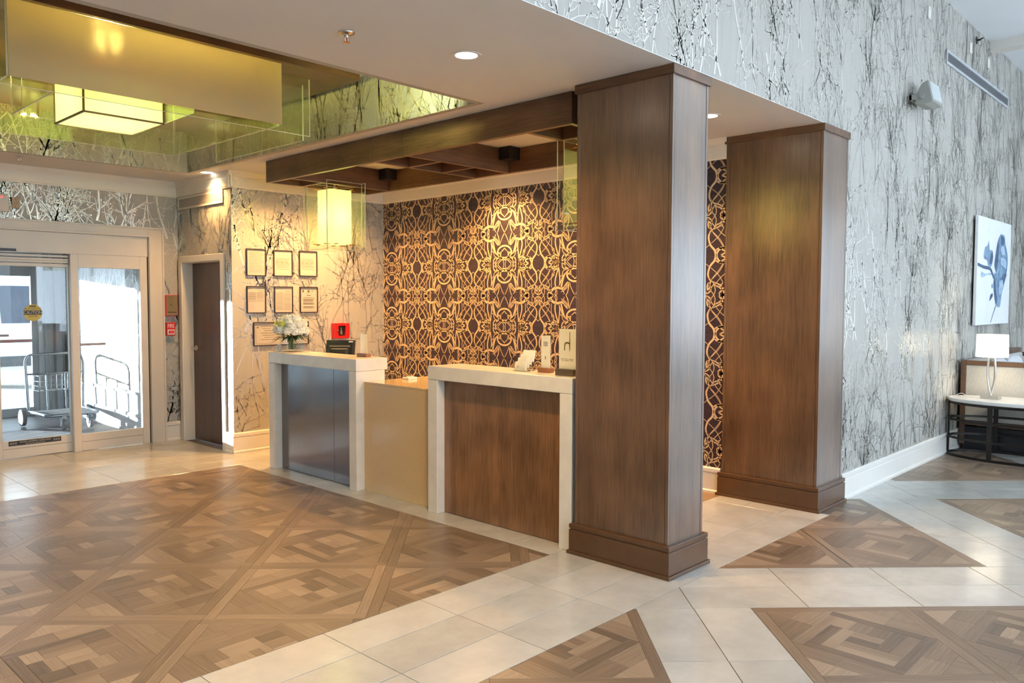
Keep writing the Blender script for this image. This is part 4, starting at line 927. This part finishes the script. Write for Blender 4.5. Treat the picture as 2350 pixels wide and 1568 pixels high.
B('seat', fab, sf, X0+.075, 11.895, 1.45, 2.30, .25, .46, .02); B('backrest', fab, sf, X0+.075, 11.895, 2.28, 2.41, .35, .98, .02); B('back_rail', sfw, sf, X0+.9, 11.9, 2.30, 2.42, .985, 1.035, .003)
B('base', black_plastic, sf, X0+.02, 11.95, 1.44, 2.41, .0, .249)
for (a, b), lb in (((X0+.10, X0+.78), 'plump grey sofa cushion just behind the table lamp'), ((X0+.82, X0+1.5), 'plump grey sofa cushion farther along the sofa')):
    g = G(); m_ = 12; rings = []
    for j in range(m_+1):
        s = math.sin(math.pi*(.06+.88*j/m_))**.45; y = 2.10+.17*j/m_; rings.append([((a+b)/2+(b-a)/2*s*math.copysign(abs(math.cos(t))**.5, math.cos(t)), y, .725+.262*s*math.copysign(abs(math.sin(t))**.5, math.sin(t))) for t in [2*math.pi*i/28 for i in range(28)]])
    tag(g.loft(rings).build('cushion', plain('cushion_fabric', (.55, .55, .56), .9, var=.06, scale=100), None, smooth=True), lb, 'cushion', 'sofa back cushions')

# ------------------------------------------------------------------ certificate wall
frame_wood = plain('frame_dark_wood', (.030, .012, .008), .35, var=.15, scale=20)
pap = plain('certificate_paper', (.46, .42, .37), .55, var=.02); pfr = plain('paper_print_grey', (.10, .08, .065), .7, var=.05); pred = plain('paper_print_red', (.60, .16, .10), .7, var=.05); pfd = plain('paper_print_faint', (.22, .19, .16), .7, var=.05)
def certificate(label, x0, x1, z0, z1, kind):
    c = thing('framed_certificate', label, 'certificate', ((x0+x1)/2, 7.84, z0), 'framed certificates'); y = 7.8385; b = .009
    G().box(x0, x1, y-.018, y, z0, z0+b).box(x0, x1, y-.018, y, z1-b, z1).box(x0, x0+b, y-.018, y, z0+b, z1-b).box(x1-b, x1, y-.018, y, z0+b, z1-b).build('frame', frame_wood, c, .002)
    B('paper', pap, c, x0+b, x1-b, y-.006, y-.002, z0+b, z1-b)
    g, gr, gf = G(), G(), G(); rr = random.Random(kind); u = lambda a: x0+b+(x1-x0-2*b)*a; w = lambda a: z1-b-(z1-z0-2*b)*a; yy = y-.0066
    def bar(gg, a0, a1, c0, c1): gg.poly([(u(a0), yy, w(c1)), (u(a1), yy, w(c1)), (u(a1), yy, w(c0)), (u(a0), yy, w(c0))])
    if kind == 1:
        for i in range(15): bar(gf, .1, rr.uniform(.8, .93), .10+.055*i, .10+.055*i+.015)
    elif kind in (2, 3):
        for i in range(9): bar(gf, .10, rr.uniform(.8, .92), .30+.045*i, .30+.045*i+.016)
        for i in range(3): bar(g, .12+.28*i, .22+.28*i, .47, .485)
        bar(gr, .1, .88, .735, .75); bar(gr, .06, .2, .40, .412); bar(gr, .06, .2, .52, .532)
    elif kind in (4, 5):
        for i in range(3): bar(g, .66+.1*i, .70+.1*i, .14, .17)
        bar(g, .05, .07, .06, .08); bar(g, .10, .13, .05, .075)
        for i in range(9 if kind == 4 else 17): 
            z = .22+.042*i; bar(g if i < 7 and kind == 4 else gf, .06, .48, z, z+.014); bar(g if rr.random() < .4 else gf, .52, .92, z+.005, z+.017)
        if kind == 4:
            for i in range(6): bar(gf, .1, .4, .62+.05*i, .625+.05*i)
    elif kind == 6:
        for a in ((.06, .94, .06, .068), (.06, .94, .932, .94), (.06, .068, .06, .94), (.932, .94, .06, .94)): bar(gf, *a)
        bar(g, .12, .21, .10, .20); bar(g, .66, .76, .14, .165); bar(gf, .78, .86, .13, .14); g.poly([(u(.49)+.014*math.cos(t), yy, w(.15)+.014*math.sin(t)) for t in [2*math.pi*i/16 for i in range(16)]][::-1])
        bar(gf, .30, .66, .22, .23); bar(g, .38, .62, .31, .335)
        for z0_, k_ in ((.40, 1), (.46, 4), (.62, 3), (.77, 3)):
            for i in range(k_): bar(g, .16, rr.uniform(.75, .88), z0_+.034*i, z0_+.034*i+.016)
    else:
        for a in ((.03, .97, .06, .07), (.03, .97, .93, .94), (.03, .036, .06, .94), (.964, .97, .06, .94)): bar(gf, *a)
        for i in range(7): bar(g, .12+.03*(i % 3), rr.uniform(.45, .6), .15+.10*i, .165+.10*i)
        bar(g, .05, .08, .17, .23)
    for gg, mt, nm in ((g, pfr, 'printed_lines'), (gr, pred, 'red_lines'), (gf, pfd, 'faint_lines')):
        if gg.f: gg.build(nm, mt, c)
certificate('framed letter in the top row, nearest the wooden door', 4.199, 4.424, 1.864, 2.152, 1)
certificate('framed permit with a red line, middle of the top row', 4.515, 4.746, 1.867, 2.153, 2)
certificate('framed permit with a red line, right end of the top row', 4.829, 5.058, 1.874, 2.157, 3)
certificate('framed form with dark table lines, left end of the second row', 4.199, 4.42, 1.469, 1.757, 4)
certificate('framed form with two text columns, middle of the second row', 4.519, 4.746, 1.469, 1.758, 5)
certificate('framed notice with a seal, right end of the second row', 4.834, 5.063, 1.471, 1.759, 6)
certificate('wide framed certificate hanging behind the white flowers', 4.27, 4.94, 1.119, 1.372, 7)
kb = thing('red_key_box', 'red emergency key box with a window on the papered wall', 'key box', (5.35, 7.84, 1.17))
redm = plain('red_enamel', (.60, .010, .012), .35, var=.05)
G().box(5.246, 5.30, 7.77, 7.838, 1.172, 1.345).box(5.40, 5.452, 7.77, 7.838, 1.172, 1.345).box(5.30, 5.40, 7.77, 7.838, 1.172, 1.20).box(5.30, 5.40, 7.77, 7.838, 1.315, 1.345).build('body', redm, kb, .003)
B('window', plain('key_window_dark', (.02, .016, .014), .1, var=.1), kb, 5.301, 5.399, 7.795, 7.80, 1.201, 1.314)
G().box(5.335, 5.36, 7.786, 7.793, 1.215, 1.262).box(5.34, 5.352, 7.786, 7.793, 1.262, 1.295).build('key', alu, kb)
G().cyl((5.283, 7.77, 1.262), (5.283, 7.758, 1.262), .010, n=14).build('lock', alu, kb); G().tube([(5.375, 7.80, 1.345), (5.365, 7.80, 1.36), (5.375, 7.80, 1.375), (5.395, 7.80, 1.375), (5.405, 7.80, 1.36), (5.395, 7.80, 1.345)], .002, 6).build('hanger', alu, kb)
# fire alarm devices and exit sign on the entrance wall
fa = thing('alarm_speaker', 'red framed brass alarm plate beside the entrance frame', 'alarm', (3.93, 9.10, 1.43))
B('backbox', redm, fa, 3.862, 4.006, 9.055, 9.0985, 1.427, 1.662, .003); fpl = B('face_plate', plain('brass_plate', (.34, .24, .12), .35, metal=.6, var=.1), fa, 3.876, 4.000, 9.049, 9.0545, 1.434, 1.655, .002)
G().cyl((3.925, 9.049, 1.555), (3.925, 9.046, 1.555), .007, n=10).build('hole', blk, fa); B('caption_bar', plain('print_brown', (.10, .06, .03), .6, var=.05), fa, 3.888, 3.99, 9.048, 9.0487, 1.462, 1.474)
fp = thing('fire_pull_station', 'small red fire alarm pull station lettered FIRE', 'fire alarm', (3.92, 9.10, 1.2))
B('body', redm, fp, 3.872, 3.972, 9.05, 9.0985, 1.203, 1.352, .004)
text('lettering', 'FIRE', .062, (3.922, 9.0497, 1.312), XA, ZA, wht, fp, 'CENTER', .70, .0008)
G().box(3.882, 3.962, 9.044, 9.0495, 1.215, 1.272).build('pull_bar', wht, fp, .002); B('pull_recess', redm, fp, 3.892, 3.952, 9.042, 9.0435, 1.228, 1.262); G().poly([(3.905, 9.0415, 1.252), (3.922, 9.0415, 1.238), (3.939, 9.0415, 1.252), (3.922, 9.0415, 1.245)]).build('arrow', wht, fp)
ex = thing('exit_sign', 'white box exit sign with glowing red letters over the entrance', 'exit sign', (2.2, 9.10, 2.466))
exw = plain('exit_housing', (.66, .60, .54), .5, var=.03); B('housing', exw, ex, 2.015, 2.352, 9.05, 9.0985, 2.466, 2.645, .02)
text('lettering', 'EXIT', .165, (2.175, 9.0497, 2.556), XA, ZA, emitter('exit_red', (1, .05, .05), 2.2), ex, 'CENTER', .72, .001)
wp = thing('wall_plate', 'small beige blank plate beside the exit sign', 'wall plate', (2.415, 9.10, 2.51)); B('cover', plain('beige_plate', (.42, .31, .19), .5, var=.04), wp, 2.380, 2.450, 9.088, 9.0985, 2.512, 2.622, .003)
G().cyl((2.415, 9.088, 2.53), (2.415, 9.0868, 2.53), .004, n=8).cyl((2.415, 9.088, 2.604), (2.415, 9.0868, 2.604), .004, n=8).build('screws', dark_metal, wp)

# ------------------------------------------------------------------ on the counters
# flowers in a square glass vase
VX, VY = 4.135, 6.855; vs = .082
vz = CT
va = thing('glass_vase', 'square clear glass vase holding the white bouquet', 'vase', (VX, VY, CT))
G().box(VX-vs, VX+vs, VY-vs, VY+vs, vz, vz+.012).build('base', clear_glass, va)
for a in ((VX-vs, VX+vs, VY-vs, VY-vs+.005), (VX-vs, VX+vs, VY+vs-.005, VY+vs), (VX-vs, VX-vs+.005, VY-vs+.005, VY+vs-.005), (VX+vs-.005, VX+vs, VY-vs+.005, VY+vs-.005)): B('side', clear_glass, va, *a, vz+.012, vz+.135)
bq = thing('bouquet', 'dense round bouquet of white and lime flowers with green leaves', 'flowers', (VX, VY, vz+.02))
fl_w = plain('petal_white', (.88, .87, .78), .7, var=.10, scale=30); fl_y = plain('petal_lime', (.72, .74, .20), .7, var=.12, scale=30); leafm = plain('bouquet_leaf', (.06, .12, .045), .5, var=.3, scale=20); stm = plain('bouquet_stem', (.12, .20, .07), .6, var=.2)
rr = random.Random(5); FZ = vz+.21
def flower(c, r, mat, rr):
    """ruffled ball: closed bud with wavy petal layers"""
    g = G(); c = Vector(c); n_, m_ = 16, 9; ph = rr.uniform(0, 6); k = rr.choice((4, 5, 6)); rings = []
    for j in range(m_+1):
        t = math.pi*(.03+.94*j/m_); ring_ = []
        for i in range(n_):
            a = 2*math.pi*i/n_; w = 1+.13*math.sin(k*a+ph+j*1.9)+.10*math.sin(3.1*j+ph)+rr.uniform(-.05, .05)
            ring_.append((c.x+r*w*math.sin(t)*math.cos(a), c.y+r*w*math.sin(t)*math.sin(a), c.z-r*.85*w*math.cos(t)))
        rings.append(ring_)
    g.loft(rings)
    for i in range(7):                                   # outer petals
        a = 2*math.pi*i/7+ph; d = Vector((math.cos(a)*.8, math.sin(a)*.8, .55)).normalized(); t = Vector((-math.sin(a), math.cos(a), 0)); up = d.cross(t); w = r*.5
        g.poly([c+d*r*.7-t*w*.6, c+d*r*1.1-t*w+up*w*.2, c+d*r*1.35-t*w*.3+up*w*.5, c+d*r*1.3+t*w*.4+up*w*.4, c+d*r*1.05+t*w+up*w*.15, c+d*r*.7+t*w*.6])
    return g
pos = []
for i in range(34):
    for _ in range(40):
        a = rr.uniform(0, 6.283); h = rr.uniform(-.25, 1); rad = math.sqrt(max(0, 1-h*h)); q = Vector(((.135*rad)*math.cos(a), (.135*rad)*math.sin(a), .105*h))
        if all((q-p).length > .052 for p in pos): pos.append(q); break
for q in pos:
    mt = fl_y if (rr.random() < .25 and q.z > .02) else fl_w
    flower((VX+q.x, VY+q.y, FZ+q.z), rr.uniform(.038, .048), mt, rr).build('flower', mt, bq, smooth=False)
for i in range(60):
    a = rr.uniform(0, 6.283); L = rr.uniform(.12, .21); c = Vector((VX+.05*math.cos(a), VY+.05*math.sin(a), vz+.15)); e = Vector((math.cos(a), math.sin(a), rr.uniform(-.55, .12))).normalized(); t = Vector((-math.sin(a), math.cos(a), 0)); up = e.cross(t)
    p1 = c+e*L*.5+Vector((0, 0, .012)); g = G(); w = rr.uniform(.009, .017)
    g.poly([c-t*w*.3, p1-t*w+up*.002, c+e*L, p1+t*w+up*.002, c+t*w*.3]); g.build('leaf', leafm, bq)
g = G()
for i in range(16):
    a = rr.uniform(0, 6.283); b_ = rr.uniform(.01, .045); g.tube([(VX+b_*math.cos(a), VY+b_*math.sin(a), vz+.02), (VX+.7*b_*math.cos(a+1), VY+.7*b_*math.sin(a+1), vz+.1), (VX+b_*1.2*math.cos(a+1), VY+b_*1.2*math.sin(a+1), vz+.2)], .003, 5)
g.build('stems', stm, bq)['kind'] = 'stuff'
# helper: small things seen from the guest side; picture plane faces -x/-y diagonal
card = thing('small_card', 'small white leaning card at the left end of the dark fronted counter', 'card', (4.00, 6.895, CT))
def lean(par, name, c, w, h, yaw, tilt, th, mat):
    """thin leaning slab: centre of bottom edge c, facing yaw (radians, world), leaning back by tilt"""
    f = Vector((math.cos(yaw), math.sin(yaw), 0)); r = Vector((-f.y, f.x, 0)); u = Vector((0, 0, 1))*math.cos(tilt)-f*math.sin(tilt); n_ = r.cross(u); c = Vector(c)
    g = G(); g.prism([c-r*w/2, c+r*w/2, c+r*w/2+u*h, c-r*w/2+u*h], [p-n_*th for p in (c-r*w/2, c+r*w/2, c+r*w/2+u*h, c-r*w/2+u*h)])
    return g.build(name, mat, par), (c, r, u, n_)
def lean_rect(par, name, fr, a0, a1, b0, b1, lift, mat):
    c, r, u, n_ = fr; return G().poly([c+r*a0+u*b0+n_*lift, c+r*a1+u*b0+n_*lift, c+r*a1+u*b1+n_*lift, c+r*a0+u*b1+n_*lift]).build(name, mat, par)
YAW = math.radians(180)                                     # faces the guests (-x)
_, fr = lean(card, 'card_sheet', (4.005, 6.895, CT+.0005), .062, .072, YAW, .3, .002, wht)
for k in range(3): lean_rect(card, 'printed_line', fr, -.018, .018, .022+.012*k, .025+.012*k, .0006, gryp)
mon = thing('monitor', 'black desk monitor seen from behind above the dark fronted counter', 'monitor', (4.45, 6.35, .765))
def mon_pt(a, b, d): 
    c = Vector((4.385, 6.42, 1.04)); f = Vector((-.74, -.67, 0)); r = Vector((-f.y, f.x, 0))*-1; u = Vector((0, 0, 1))*math.cos(.35)+f*(-math.sin(.35)); n_ = u.cross(r); n_ = f*math.cos(.35)+Vector((0, 0, 1))*math.sin(.35)
    return c+r*a+u*b+n_*d
def mbox(name, a0, a1, b0, b1, d0, d1, mat, par, shrink=0): 
    return G().prism([mon_pt(a0, b0, d0), mon_pt(a1, b0, d0), mon_pt(a1, b1, d0), mon_pt(a0, b1, d0)], [mon_pt(a0+shrink, b0+shrink, d1), mon_pt(a1-shrink, b0+shrink, d1), mon_pt(a1-shrink, b1-shrink, d1), mon_pt(a0+shrink, b1-shrink, d1)]).build(name, mat, par, .004)
mbk = plain('monitor_slate', (.020, .024, .030), .35, var=.1)
mbox('back_shell', -.14, .14, .0, .20, -.01, .035, mbk, mon, .012); mbox('screen', -.13, .13, .01, .19, -.016, -.0102, plain('screen_dark', (.01, .012, .02), .1, var=.05), mon)
mbox('rear_bulge', -.09, .09, .02, .11, .036, .060, mbk, mon, .02); mbox('logo_plate', -.125, -.085, .165, .178, .0355, .0365, wht, mon); mbox('vent_strip', -.10, .10, .118, .135, .0345, .0365, plain('vent_tan', (.20, .16, .12), .6, var=.1), mon)
G().cyl((4.46, 6.47, .775), (4.40, 6.43, 1.07), .022, n=12).build('stand', mbk, mon); G().cyl((4.46, 6.47, .766), (4.46, 6.47, .78), .10, n=24).build('foot', mbk, mon)
acr = glass('sign_acrylic', (.96, .97, .96), 1.45, .03); woodb = wood('sign_block_wood', (.20, .07, .025), (.36, .14, .055), 'y', .4, .2)
glow = shade_mat('sign_paper', (.95, .96, .92), (1, 1, 1), 0.0)
def sign(label, x, y, w, h, bw, bd, bh, kind, mat_b):
    s = thing('sign_holder', label, 'sign', (x, y, CT), 'acrylic counter sign holders')
    G().box(x-bd/2, x+bd/2, y-bw/2, y+bw/2, CT+.0004, CT+bh).build('block', mat_b, s, .002)
    B('acrylic_sheet', acr, s, x-.003, x-.0012, y-w/2, y+w/2, CT+bh, CT+bh+h); B('paper', glow, s, x-.0010, x+.002, y-w/2+.003, y+w/2-.003, CT+bh, CT+bh+h-.003)
    xx = x-.0032
    def r_(a0, a1, b0, b1, mt, nm='printed_line'): G().poly([(xx, y-a0*w, CT+bh+b0*h), (xx, y-a1*w, CT+bh+b0*h), (xx, y-a1*w, CT+bh+b1*h), (xx, y-a0*w, CT+bh+b1*h)]).build(nm, mt, s)
    return s, r_, xx
s1, r_, _x = sign('blank bright sign in a wooden block at the right end of the dark fronted counter', 4.18, 5.75, .105, .175, .135, .055, .028, 0, woodb)
s2, r_, _x = sign('small sign in an orange wooden block left of the large logo sign', 4.135, 3.60, .088, .225, .105, .05, .032, 1, woodb)
for k in range(3): r_(-.24, .24, .78-.05*k, .80-.05*k, pfd)
r_(-.05, .05, .26, .36, gryp)
s3, r_, xx = sign('large sign with a letter h emblem partly behind the front column', 4.06, 3.345, .150, .265, .150, .075, .045, 2, plain('block_pewter', (.16, .12, .09), .25, metal=.5, var=.1))
emb = plain('emblem_olive', (.16, .12, .03), .5, var=.1); hq = []
ribbon(spline([(.020, .245), (.021, .20), (.019, .15)], 4), .004, .009, hq); ribbon(spline([(.019, .15), (.021, .13), (.018, .118)], 3), .009, .003, hq); ribbon(spline([(.019, .168), (-.004, .172), (-.020, .162), (-.024, .12)], 5), .012, .008, hq)
g = G()
for p in hq: g.poly([(xx, 3.345-a, CT+.045+b_) for a, b_ in p])
g.build('emblem', emb, s3)
for k, (a0, a1) in enumerate(((-.36, -.16), (-.12, .02), (.08, .36))): r_(a0, a1, .235, .25, gryp)
for k, (a0, a1) in enumerate(((-.30, -.2), (-.14, .1), (.16, .34))): r_(a0, a1, .20, .212, pfd)
ck = thing('brochure_rack', 'clear stepped rack of white leaflets on the brown fronted counter', 'rack', (4.14, 3.80, CT))
G().box(4.07, 4.20, 3.735, 3.855, CT+.0004, CT+.004).build('rack_base', acr, ck)
for k in range(4):
    z = CT+.006+.020*k; x = 4.085+.026*k
    l_, fr = lean(ck, 'leaflet', (x, 3.795, z), .112, .062+.006*k, YAW, .25, .006, glow)
    if k < 2: lean_rect(ck, 'printed_mark', fr, (-.03, .02)[k], (-.022, .028)[k], .02, .03, .0008, gryp)
    B('rack_lip', acr, ck, x-.012, x-.010, 3.737, 3.853, CT+.004, z+.022)
bx_ = thing('paper_tray', 'brown desk tray behind the two sign holders', 'tray', (4.42, 3.45, .766)); tr_ = plain('tray_taupe', (.12, .085, .05), .5, var=.1)
G().box(4.33, 4.52, 3.30, 3.62, .766, .775).box(4.33, 4.34, 3.30, 3.62, .775, 1.12).box(4.51, 4.52, 3.30, 3.62, .775, 1.20).box(4.34, 4.51, 3.30, 3.31, .775, 1.20).box(4.34, 4.51, 3.61, 3.62, .775, 1.20).build('case', tr_, bx_, .002)
B('shelf', tr_, bx_, 4.34, 4.51, 3.311, 3.609, 1.05, 1.058); B('lid', tr_, bx_, 4.33, 4.53, 3.295, 3.625, 1.2002, 1.208)
pp = tag(B('paper_pad', wht, None, 4.36, 4.46, 5.36, 5.44, .9232, .945, .002), 'small white pad on the low counter beside the raised counter', 'notepad')
